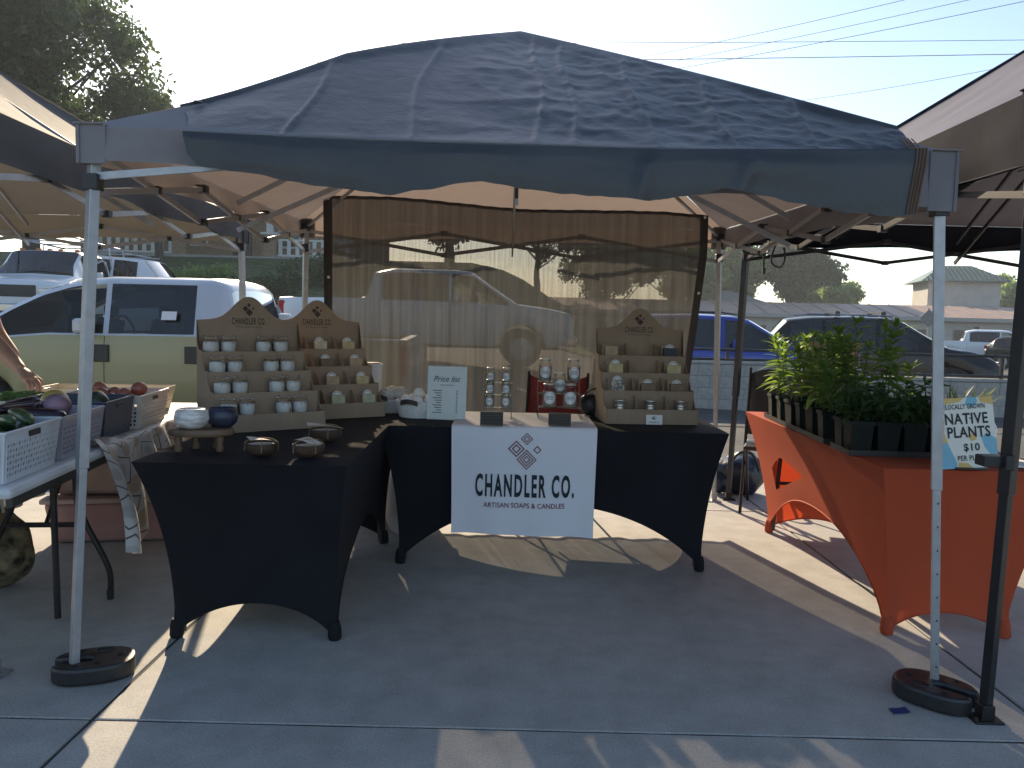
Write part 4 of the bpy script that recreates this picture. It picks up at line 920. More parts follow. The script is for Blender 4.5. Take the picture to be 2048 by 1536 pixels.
CUKE = M('cucumber_skin', (.030, .065, .018), .35, var=.5, scale=40, bump=.3, bscale=60, bdist=.004); EGG = M('eggplant_skin', (.014, .007, .018), .18, var=.4, scale=6, coat=.3)
KOHL = M('kohlrabi_skin', (.22, .13, .17), .4, var=.6, scale=9, detail=5); SQ = M('yellow_squash_skin', (.42, .30, .07), .4, var=.25, scale=10); TOM = M('tomato_skin', (.27, .085, .06), .3, var=.3, scale=10); BEAN = M('bean_skin', (.10, .17, .035), .45, var=.3, scale=30)
def cuke(mb):
    L = random.uniform(.075, .10); pts = [Vector((lerp(-L, L, q / 10), .012 * math.sin(PI * q / 10), 0)) for q in range(11)]
    return mb.tube(pts, [.022 * (max(.05, 1 - abs(q / 5 - 1) ** 3.2)) ** .5 for q in range(11)], 12)
for q in range(18):
    lay = 0 if q < 11 else 1
    p = b1c + nax * random.uniform(-.15, .14) + nrt * random.uniform(-.10, .09) + Vector((0, 0, .125 + .038 * lay + random.uniform(-.01, .012)))
    veg(CUKE, 'dark green cucumber heaped in the white perforated basket', 'cucumber', 'cucumbers in the white basket', 'cucumber', p, cuke, (random.uniform(-.2, .2), random.uniform(-.3, .3), random.uniform(-1.2, 1.2)))
def egg(mb):
    return mb.tube([Vector((lerp(-.11, .11, q / 12), .02 * math.sin(q / 4), 0)) for q in range(13)], [(.016 + .022 * q / 12) * (max(.04, 1 - abs(q / 6 - 1) ** 5)) ** .5 for q in range(13)], 14)
for q, (a, r, z, zr) in enumerate(((-.10, .10, .15, .9), (-.02, .09, .165, .5), (-.07, .02, .17, 1.3), (.05, .04, .16, 2.2), (-.12, -.04, .155, .2))):
    veg(EGG, 'glossy dark eggplant lying in the lavender basket', 'eggplant', 'eggplants in the lavender basket', 'eggplant', b2c + nax * a - nrt * r + Vector((0, 0, z)), egg, (0, random.uniform(-.25, .25), zr))
veg(KOHL, 'big round purple and green kohlrabi on top of the lavender basket', 'kohlrabi', None, 'kohlrabi', b2c + nax * .03 + nrt * .055 + Vector((0, 0, .175)), lambda mb: mb.sphere((0, 0, 0), .052, 20, 14, sz=.92))
veg(SQ, 'yellow round squash behind the kohlrabi', 'squash', None, 'squash', b3c + nax * -.04 - nrt * .06 + Vector((0, 0, .16)), lambda mb: mb.sphere((0, 0, 0), .055, 18, 12, sz=.85))
veg(M('dark_squash_skin', (.025, .032, .018), .3, var=.5, scale=20), 'dark green round squash beside the canopy leg', 'squash', None, 'squash', b3c + nax * -.02 + nrt * .095 + Vector((0, 0, .15)), lambda mb: mb.sphere((0, 0, 0), .055, 18, 12, sz=.9))
veg(SQ, 'small yellow squash leaning on the navy bin by the canopy leg', 'squash', None, 'squash', b3c + nax * .05 + nrt * .07 + Vector((0, 0, .165)), lambda mb: mb.sphere((0, 0, 0), .042, 18, 12, sz=.8))
for q, (a, r) in enumerate(((-.10, .11), (-.02, .05), (.07, .09), (.10, -.02), (-.03, -.06), (.05, -.10), (-.11, -.02), (.02, .0))):
    veg(TOM, 'round dull red tomato in the cream basket', 'tomato', 'tomatoes in the cream basket', 'tomato', b4c + nax * a - nrt * r + Vector((0, 0, .128 + .02 * (q % 3))), lambda mb: mb.sphere((0, 0, 0), random.uniform(.033, .040), 18, 12, sz=.88))
bb = MB()
for q in range(420):
    c = b5c + nax * random.uniform(-.13, .13) - nrt * random.uniform(-.13, .13); L = random.uniform(.03, .055); a = random.uniform(0, PI); c.z += .098 + .035 * random.random() + .02 * (1 - ((c - b5c).to_2d().length / .18) ** 2)
    d = Vector((math.cos(a), math.sin(a), random.uniform(-.35, .35))); bb.tube([c - d * L - b5c, c - b5c + Vector((0, 0, .006)), c + d * L - b5c], [.002, .0042, .002], 5)
tag(bb.build('green_beans', BEAN, smooth=60, loc=b5c), 'heap of green beans in the beige basket', 'beans', kind='stuff')
dl = thing('deli_cup', 'clear plastic cup with a flat lid behind the tomato basket', 'cup', N(2.22, .30, .747))
MB().lathe([(.035, 0), (.045, .10)], n=20).build('cup', glass('cup_plastic', (.85, .82, .8), 1, .1), dl, smooth=40); MB().lathe([(.052, .10), (.054, .108), (.050, .114), (0, .114)], n=20, cap=False).build('lid', M('clear_lid_plastic', (.62, .56, .52), .3), dl, smooth=40)
tub('long pink storage tub on the ground under the vegetable table', N(2.22, .36, .002), nrz + R(94), .84, .40, .22, PINK, PINK2, 'pink tubs under the stall')
tub('pale pink tub added on top of the long one to shade the ground', N(2.24, .37, .260), nrz + R(90), .80, .38, .19, PINK2, PINK, 'pink tubs under the stall')  # upper tub added as a sun block; lower one turned across with it
uv_grid(lambda u, v: N(2.42 + .015 * math.sin(u * 25) * v, lerp(-.01, .77, u), lerp(.745, .58, v)) - tco, 40, 8, 'added_shade_drop', PRINT, tcl, (.77, .2))  # cloth added across the far end to keep low sun off the ground
tub('pink storage tub with a dusty lid beyond the far end of the vegetable table', N(3.05, .40, .002), nrz - R(3), .62, .40, .30, PINK2, PINK, 'pink tubs under the stall')
tote = slump('patterned tote bag slumped on the concrete at the left edge', 'tote_bag', 'bag', atZ(-4, 1190, 0) + Vector((-.06, .10, 0)), .15, .13, .20, M('leafy_print', (.14, .12, .07), .8, var=.9, scale=16, detail=2), 9, .16, 9)
for s_ in (-1, 1): MB().tube(smooth_path([Vector(q) for q in ((-.05, s_ * .03, .36), (-.03, s_ * .04, .47), (.03, s_ * .04, .47), (.05, s_ * .03, .36))]), .007, 6).build('handle', WHITEP, tote, smooth=60)
MB().grid(lambda u, v: Vector((lerp(-.11, .06, u), -.10 + .02 * math.sin(u * 9) - .01 * v, lerp(.20, .46, v))), 12, 10).build('white_flap', PLBAG, tote, smooth=80)

# ------------------------------------------------------------------ the stallholder, reaching into the beans
SKIN = M('skin', (.42, .24, .17), .55, var=.05, scale=20); SHIRT = M('grey_shirt', (.13, .13, .15), .9, var=.1, scale=10); JEANS = M('jeans', (.06, .08, .13), .9, var=.1, scale=12); HAIR = M('brown_hair', (.05, .032, .02), .6, var=.3, scale=30)
def skin_mesh(name, pts, edges, rad, mat, parent, root=0, sub=2):
    me = bpy.data.meshes.new(name); me.from_pydata(pts, edges, []); o = bpy.data.objects.new(name, me); COL.objects.link(o); o.parent = parent; me.materials.append(mat)
    o.modifiers.new('skin', 'SKIN').use_smooth_shade = True
    for v, r_ in zip(me.skin_vertices[0].data, rad): v.radius = r_ if isinstance(r_, tuple) else (r_, r_)
    me.skin_vertices[0].data[root].use_root = True
    s_ = o.modifiers.new('sub', 'SUBSURF'); s_.levels = sub; s_.render_levels = sub; return o
ps = thing('person', 'person in a grey shirt with a bare forearm reaching into the bean basket', 'person', (-3.18, 4.42, 0)); po = ps.location.copy()
wr_ = atY(46, 744, 4.05) - po; el_ = atY(-22, 672, 4.22) - po
body = [(0, 0, .96), (.02, 0, 1.12), (.09, -.01, 1.30), (.13, -.01, 1.40), (.16, -.01, 1.49), (.18, -.02, 1.56), (.20, -.03, 1.64), (.21, -.04, 1.72),
        (.13, -.20, 1.40), tuple(el_), tuple(el_.lerp(wr_, .5)), tuple(wr_),
        (.11, .19, 1.40), (.16, .25, 1.15), (.30, .22, 1.00),
        (0, -.10, .90), (.02, -.11, .50), (-.01, -.12, .09), (.10, -.13, .04), (0, .10, .90), (-.02, .11, .50), (-.05, .12, .09), (.06, .13, .04)]
edg = [(0, 1), (1, 2), (2, 3), (3, 4), (4, 5), (5, 6), (6, 7), (3, 8), (8, 9), (9, 10), (10, 11), (3, 12), (12, 13), (13, 14), (0, 15), (15, 16), (16, 17), (17, 18), (0, 19), (19, 20), (20, 21), (21, 22)]
rad = [(.13, .15), (.12, .15), (.12, .16), (.11, .14), .055, .06, .085, .07, .062, .046, .044, .029, .062, .045, .030, .095, .06, .045, .04, .095, .06, .045, .04]
skin_mesh('body', body, edg, rad, SKIN, ps)
shirt = [(0, 0, .92), (.02, 0, 1.12), (.09, -.01, 1.30), (.13, -.01, 1.41), (.13, -.21, 1.40), tuple(Vector((.13, -.20, 1.40)).lerp(el_, .55)), tuple(Vector((.13, -.20, 1.40)).lerp(el_, .98)), (.11, .20, 1.40), (.14, .23, 1.22)]
skin_mesh('shirt', shirt, [(0, 1), (1, 2), (2, 3), (3, 4), (4, 5), (5, 6), (3, 7), (7, 8)], [(.15, .17), (.14, .17), (.14, .18), (.12, .15), .075, .066, .060, .075, .064], SHIRT, ps)
skin_mesh('trousers', [(0, 0, .95), (0, -.10, .88), (.02, -.11, .50), (-.01, -.12, .10), (0, .10, .88), (-.02, .11, .50), (-.05, .12, .10)], [(0, 1), (1, 2), (2, 3), (0, 4), (4, 5), (5, 6)], [(.145, .165), .11, .075, .06, .11, .075, .06], JEANS, ps)
MB().sphere((0, 0, 0), .115, 20, 14, sz=1.05, fn=lambda p: p * (1 + .06 * mn.noise(p * 25)) * (1 if p.x < .02 or p.z > .05 else .8)).build('hair', HAIR, ps, smooth=180, loc=(.19, -.03, 1.70))
for s_ in (-1, 1): MB().sphere((0, 0, 0), .014, 8, 6).build('eye', WHITEP, ps, loc=(.29, -.035 + s_ * .032, 1.67)); MB().sphere((0, 0, 0), .03, 8, 6, sy=.4).build('ear', SKIN, ps, smooth=180, loc=(.20, -.035 + s_ * .088, 1.65))
MB().sphere((0, 0, 0), .018, 8, 6, sz=1.5).build('nose', SKIN, ps, smooth=180, loc=(.302, -.035, 1.64)); MB().sphere((0, 0, 0), .02, 8, 6, sx=.4, sz=.35).build('mouth', M('lips', (.35, .13, .11), .5), ps, smooth=180, loc=(.288, -.035, 1.60))
hd = (wr_ - el_).normalized(); hs = hd.cross(Vector((0, 0, 1))).normalized(); hu = hs.cross(hd)
hp_ = [wr_ - hd * .03, wr_ + hd * .045, wr_ + hd * .085]; pts = [tuple(p) for p in hp_]; ed = [(0, 1), (1, 2)]; rd = [(.028, .024), (.040, .020), (.038, .018)]
for f_, (off, L_) in enumerate(((-.028, .066), (-.010, .076), (.010, .072), (.028, .058))):
    b0 = hp_[2] + hs * off; c1 = b0 + hd * L_ * .45 - hu * .004; c2 = b0 + hd * L_ * .75 - hu * .022; c3 = b0 + hd * L_ * .85 - hu * .046
    i0 = len(pts); pts += [tuple(b0), tuple(c1), tuple(c2), tuple(c3)]; ed += [(2, i0), (i0, i0 + 1), (i0 + 1, i0 + 2), (i0 + 2, i0 + 3)]; rd += [.0095, .009, .0085, .007]
i0 = len(pts); tb = hp_[1] - hs * .035; pts += [tuple(tb), tuple(tb - hs * .022 + hd * .03 - hu * .01), tuple(tb - hs * .02 + hd * .055 - hu * .028)]; ed += [(1, i0), (i0, i0 + 1), (i0 + 1, i0 + 2)]; rd += [.012, .010, .008]
skin_mesh('hand', pts, ed, rd, SKIN, ps)
for s_ in (-1, 1): MB().sphere((0, 0, 0), .10, 14, 9, sx=1.25, sy=.5, sz=.5).build('shoe', BLACKP, ps, smooth=180, loc=(.05 if s_ < 0 else .01, s_ * .125, .05))

# ================================================================== plant stall on the right
oA = Vector((1.44, 3.13, 0)); oax = Vector((.10, 1.98, 0)).normalized(); ort = Vector((oax.y, -oax.x, 0))
def OT(a, b, z=.746): return oA + ort * a + oax * b + Vector((0, 0, z))
orz = math.atan2(ort.y, ort.x)
POT = M('dark_green_pot', (0.006, 0.010, 0.009), .55, var=.2, spec=.25); SOIL = M('potting_soil', (.03, .022, .016), 1, var=.5, scale=80)
LEAF = leaf_mat('milkweed_leaf', (.06, .13, .03), (.12, .21, .05), (.32, .50, .07), .42); LEAFD = leaf_mat('dark_leaf', (.025, .06, .02), (.05, .10, .03), (.12, .25, .05), .4)
STEMM = M('green_stem', (.08, .12, .04), .6); BLADE = leaf_mat('grass_blade', (.12, .17, .04), (.22, .26, .08), (.35, .40, .10), .45)
def potmesh():
    mb = MB(); s, h = .050, .145; o = [(-s * .8, -s * .8, 0), (s * .8, -s * .8, 0), (s * .8, s * .8, 0), (-s * .8, s * .8, 0), (-s, -s, h), (s, -s, h), (s, s, h), (-s, s, h), (-s * .93, -s * .93, h), (s * .93, -s * .93, h), (s * .93, s * .93, h), (-s * .93, s * .93, h)]
    mb.add(o, [(0, 3, 2, 1), (0, 1, 5, 4), (1, 2, 6, 5), (2, 3, 7, 6), (3, 0, 4, 7), (4, 5, 9, 8), (5, 6, 10, 9), (6, 7, 11, 10), (7, 4, 8, 11)]); mb.add([(-.054, -.054, h - .018), (.054, -.054, h - .018), (.054, .054, h - .018), (-.054, .054, h - .018), (-.054, -.054, h), (.054, -.054, h), (.054, .054, h), (-.054, .054, h)], [(0, 1, 5, 4), (1, 2, 6, 5), (2, 3, 7, 6), (3, 0, 4, 7)])
    return mb.mesh('pot', POT)
POTME = potmesh(); SOILME = MB().grid(lambda u, v: Vector((lerp(-.045, .045, u), lerp(-.045, .045, v), .128 + .006 * mn.noise((u * 5, v * 5, 1)))), 6, 6).mesh('soil', SOIL)
def leafmesh(name, L, w, mat, droop=.25, fold=.25):
    V = []; n = 6
    for q in range(n + 1):
        t_ = q / n; ww = w * math.sin(PI * min(1, t_ * .97 + .03) ** .8) * (1 if t_ < .98 else .05); y = L * t_; z = -droop * L * t_ ** 2
        V += [(-ww, y, z + fold * ww), (0, y, z), (ww, y, z + fold * ww)]
    F = [(q * 3 + c, q * 3 + c + 1, q * 3 + c + 4, q * 3 + c + 3) for q in range(n) for c in (0, 1)]
    me = MB().add(V, F).mesh(name, mat); me.polygons.foreach_set('use_smooth', [True] * len(me.polygons)); return me
LEAFS = [leafmesh('leaf', .115, .0175, LEAF, .25), leafmesh('leaf', .095, .0155, LEAF, .1), leafmesh('leaf', .125, .019, LEAF, .45)]
def leaf_xf(p, az, el, s=1.0, roll=0.0): return Matrix.Translation(p) @ Matrix.Rotation(az, 4, 'Z') @ Matrix.Rotation(el, 4, 'X') @ Matrix.Rotation(roll, 4, 'Y') @ Matrix.Scale(s, 4)
def potted(label, p, kind, hgt, individual=False, grp='potted native plants', seed=0):
    rg = random.Random(seed); t = thing('potted_plant', label, 'plant', p, orz + rg.uniform(-.08, .08), grp)
    link_mesh('pot', POTME, t); link_mesh('soil', SOILME, t); leaves = []
    if kind == 'tall':
        for s_ in range(rg.choice((3, 3, 4))):
            x, y = rg.uniform(-.02, .02), rg.uniform(-.02, .02); lean = Vector((rg.uniform(-.07, .07), rg.uniform(-.07, .07), 0)); hh = hgt * rg.uniform(.72, 1)
            path = [Vector((x, y, .128)) + lean * (q / 8) ** 1.5 + Vector((0, 0, hh * q / 8)) for q in range(9)]
            MB().tube(path, [.0035 - .0002 * q for q in range(9)], 5).build('stem', STEMM, t)
            nn = int(hh / .030); a = rg.uniform(0, 6)
            for q in range(nn):
                f = .18 + .82 * q / max(1, nn - 1); k = f * 8; i0 = min(7, int(k)); b = path[i0].lerp(path[i0 + 1], k - i0)
                for w in (0, PI): leaves.append((b, a + w + rg.uniform(-.3, .3), R(lerp(-5, 38, f)) + rg.uniform(-.3, .3), lerp(1.0, .75, f) * rg.uniform(.8, 1.15) * (.6 if f < .25 else 1), rg.uniform(-.4, .4)))
                a += PI / 2 + rg.uniform(-.2, .2)
            for w in range(4): leaves.append((path[-1], a + w * PI / 2, R(60) + rg.uniform(-.15, .15), .55, 0))
        if individual:
            for b, az, el, s, ro in leaves: link_mesh('leaf', rg.choice(LEAFS), t, leaf_xf(b, az, el, s, ro))
            return t
    elif kind == 'bushy':
        for s_ in range(8):
            x, y = rg.uniform(-.025, .025), rg.uniform(-.025, .025); lean = Vector((rg.uniform(-.09, .09), rg.uniform(-.09, .09), 0)); hh = hgt * rg.uniform(.5, 1)
            path = [Vector((x, y, .128)) + lean * (q / 6) ** 1.2 + Vector((0, 0, hh * q / 6)) for q in range(7)]
            MB().tube(path, .0018, 4).build('stem', STEMM, t)
            for q in range(16):
                k = rg.uniform(1, 6); i0 = min(5, int(k)); b = path[i0].lerp(path[i0 + 1], k - i0); leaves.append((b, rg.uniform(0, 6.3), rg.uniform(-.2, .8), rg.uniform(.38, .75), rg.uniform(-.5, .5)))
    else:
        for q in range(34): leaves.append((Vector((rg.uniform(-.02, .02), rg.uniform(-.02, .02), .128)), rg.uniform(0, 6.3), rg.uniform(.9, 1.5), rg.uniform(1.2, 2.4), 0))
    mb = MB(); src = LEAFS if kind != 'blade' else None
    for b, az, el, s, ro in leaves:
        X = leaf_xf(b, az, el, s, ro)
        if src: me = rg.choice(src); mb.add([X @ v.co for v in me.vertices], [tuple(pl.vertices) for pl in me.polygons])
        else:
            V = [X @ Vector((sx * .003 * (1 - (q / 5) ** 2), .1 * q / 5, -.03 * (q / 5) ** 2)) for q in range(6) for sx in (-1, 1)]; mb.add(V, [(2 * q, 2 * q + 1, 2 * q + 3, 2 * q + 2) for q in range(5)])
    tag(mb.build('foliage', {'tall': LEAF, 'bushy': LEAFD, 'blade': BLADE}[kind], t, smooth=180), kind='stuff'); return t
cells = [(a, b) for b in (.33, .445) for a in (.055, .168, .281, .394, .507)]
seed = 10; frontn = ['first', 'second', 'third', 'fourth', 'fifth']
for q, (a, b) in enumerate(cells):
    seed += 1; kd = 'blade' if a > .45 else 'bushy'
    row = 'front row' if b < .4 else 'row just behind the front'
    potted(f'{"grassy" if kd == "blade" else "low bushy dark"} plant, {frontn[q % 5]} pot from the left in the {row}', OT(a, b), kd, random.uniform(.11, .17) + .05 * (b > .4), seed=seed)
talls = [(.06, 1.60, .33, 1), (.06, 1.24, .36, 1), (.06, .88, .30, 1), (.18, .76, .45, 1), (.30, .66, .43, 1), (.18, 1.48, .36, 0), (.18, 1.12, .40, 0), (.06, .70, .25, 0), (.30, 1.0, .36, 0), (.30, 1.34, .34, 0), (.06, 1.06, .33, 0), (.06, 1.42, .33, 0), (.18, .94, .32, 0), (.42, .80, .28, 0)]
tdesc = ['tall leafy plant in the far corner pot, by the table end', 'tall leafy plant in the left pot row, third from its far end', 'leafy plant in the middle of the left pot row', 'tallest bright leafy plant, left of the pale canopy leg', 'tall leafy plant beside the tallest one, nearer the sign',
         'leafy plant in the second row near the far end', 'leafy plant in the second row halfway back', 'shorter leafy plant at the near end of the left row', 'leafy plant in the third row halfway back', 'leafy plant in the third row toward the far end', 'leafy plant in the left row behind its middle', 'leafy plant in the left row, second from its far end', 'shorter leafy plant in the second row behind the tallest', 'leafy plant behind the sign side of the tall plants']
for (a, b, h_, ind), ds in zip(talls, tdesc):
    seed += 1; potted(ds, OT(a, b), 'tall', h_, bool(ind), seed=seed)
# plastic trays under the pots
for lab, a0, a1, b0, b1 in (('black plastic tray under the front rows of pots', .0, .57, .27, .505), ('black plastic tray under the left rows of pots', .0, .48, .60, 1.665)):
    t = thing('pot_tray', lab, 'tray', OT((a0 + a1) / 2, (b0 + b1) / 2, .7445), orz); w, d = a1 - a0, b1 - b0
    MB().box((0, 0, .0008), (w, d, .0010)).build('base', BLACKP, t)
    for c, s_ in (((0, -d / 2, .012), (w, .003, .024)), ((0, d / 2, .012), (w, .003, .024)), ((-w / 2, 0, .012), (.003, d, .024)), ((w / 2, 0, .012), (.003, d, .024))): MB().box(c, s_).build('side', BLACKP, t)
# sign
sp_ = atZ(1950, 940, .748)
sg = thing('plant_sign', 'cream and blue sign offering locally grown native plants', 'sign', sp_ + Vector((-.005, .02, 0)), R(-3))
tl = Matrix.Translation((0, 0, .004)) @ Matrix.Rotation(R(-9), 4, 'X') @ Matrix.Rotation(R(-5), 4, 'Y')
MB().box((0, 0, .139), (.216, .003, .278)).build('board', M('cream_board', (.80, .77, .68), .6, var=.02), sg).matrix_local = tl
BL = M('pale_blue_print', (.22, .48, .60), .6, var=.04); YL = M('mustard_print', (.70, .48, .16), .6, var=.04); SGI = M('sign_ink', (.012, .012, .014), .6)
def blob(pts, mat, q): MB().add([(x, -.0019 - .0003 * q, z) for x, z in pts], [tuple(range(len(pts)))]).build('print_patch', mat, sg).matrix_local = tl
blob([(-.108, .278), (-.108, .20), (-.085, .215), (-.07, .255), (-.02, .262), (.0, .278)], YL, 0); blob([(-.108, .235), (-.092, .225), (-.075, .24), (-.08, .262), (-.108, .262)], BL, 1)
blob([(.01, .278), (.0, .25), (.03, .235), (.05, .262), (.045, .278)], BL, 0); blob([(.055, .278), (.06, .258), (.108, .245), (.108, .278)], YL, 0)
blob([(-.108, .20), (-.085, .195), (-.09, .14), (-.078, .10), (-.108, .11)], YL, 0); blob([(-.108, .11), (-.08, .10), (-.065, .06), (-.05, .02), (-.055, 0), (-.108, 0)], BL, 0)
blob([(-.05, 0), (-.045, .025), (-.01, .02), (.01, 0)], YL, 0); blob([(.05, .12), (.075, .135), (.108, .11), (.108, .03), (.08, .05), (.06, .08)], BL, 0); blob([(.0, .13), (.035, .14), (.03, .11), (.01, .105)], YL, 1); blob([(.06, .0), (.075, .03), (.108, .035), (.108, 0)], YL, 0)
for body_, w_, h_, x, z, of in (('LOCALLY GROWN', .150, .020, .0, .243, .012), ('NATIVE', .165, .044, .0, .195, .022), ('PLANTS', .165, .044, .005, .142, .022), ('$10', .062, .034, .01, .080, .018), ('PER PLANT', .115, .020, .01, .040, .014)):
    text_part('lettering', text_mesh(body_, w_, h_, offset=of, spacing=1.08), SGI, sg, tl @ Matrix.Translation((x, -.0032, z)))
MB().box((0, .03, .003), (.12, .09, .006)).bar((0, .075, .006), (0, .03, .2), .012, .004).build('easel_foot', BLACKP, sg)
# other things at the plant stall
CB = thing('cardboard_box', 'open kraft cardboard box rising behind the tall plants', 'box', OT(.35, 1.62), orz + R(20))
for c, s_ in (((0, -.10, .19), (.20, .004, .38)), ((0, .10, .19), (.20, .004, .38)), ((-.10, 0, .19), (.004, .196, .38)), ((.10, 0, .19), (.004, .196, .38)), ((0, 0, .004), (.19, .19, .004))): MB().box(c, s_).build('wall', CARD, CB)
for an, px_ in ((-35, -.10), (40, .10)): MB().box((0, 0, .05), (.19, .003, .10)).build('flap', CARD, CB).matrix_local = Matrix.Translation((0, px_, .38)) @ Matrix.Rotation(R(-an), 4, 'X')
fl_ = thing('flyer_stack', 'stack of white flyers at the right end of the orange table', 'papers', OT(.62, .18, .747), R(-12))
for q in range(5): MB().box((random.uniform(-.004, .004), random.uniform(-.004, .004), .001 + .0016 * q), (.14, .20, .0013)).build('sheet', PAPER, fl_)
cb2 = thing('card_holder', 'small white card holder beside the plant sign', 'holder', OT(.60, .36, .747), R(-5)); MB().box((0, 0, .02), (.07, .05, .04)).build('tray', WHITEP, cb2, bevel=.004); MB().box((0, .005, .045), (.06, .02, .03)).build('cards', PAPER, cb2)
tb = slump('white and navy cloth bag at the right edge on the orange table', 'cloth_bag', 'bag', OT(.68, .62, .747), .10, .10, .10, PAPER, 21, .2, 12); MB().sphere((0, 0, .10), .102, 20, 12, sx=1.0, sy=1.0, sz=.35, fn=lambda p: p * (1 + .1 * mn.noise(p * 12))).build('navy_band', NAVYP, tb, smooth=180)
DK = M('dark_blue_nylon', (.012, .018, .04), .35, var=.3, scale=8, bump=.6, bscale=14, bdist=.02)
db = slump('dark blue duffel bag on the ground behind the orange table', 'duffel_bag', 'bag', atZ(1478, 1000, 0) + Vector((.06, .28, 0)), .20, .18, .16, DK, 31, .22, 7)
MB().tube(smooth_path([Vector(q) for q in ((-.12, -.15, .2), (-.06, -.19, .33), (.05, -.19, .33), (.12, -.15, .2))]), .012, 6).build('strap', BLACKP, db, smooth=60)
MB().sphere((0, 0, 0), .10, 16, 10, sx=.8, sz=.9, fn=lambda p: p * (1 + .2 * mn.noise(p * 15))).build('side_pocket', DK, db, smooth=180, loc=(-.16, -.06, .10))
kc = thing('folding_chair', 'black folding chair standing behind the far end of the orange table', 'chair', (1.86, 5.55, 0), R(160))
MB().grid(lambda u, v: Vector((lerp(-.22, .22, u), -.20 - .06 * v + .05 * math.sin(PI * u), lerp(.50, .98 - .05 * abs(2 * u - 1) ** 3, v))), 14, 10).build('backrest', BLACKP, kc, smooth=80)
MB().box((0, .0, .45), (.42, .40, .03)).build('seat', BLACKP, kc, bevel=.01)
for sx in (-1, 1): MB().tube([(sx * .21, .22, .005), (sx * .21, -.26, .98)], .011, 8).build('leg', BLACKM, kc); MB().tube([(sx * .19, -.24, .005), (sx * .19, .18, .45)], .011, 8).build('leg', BLACKM, kc)

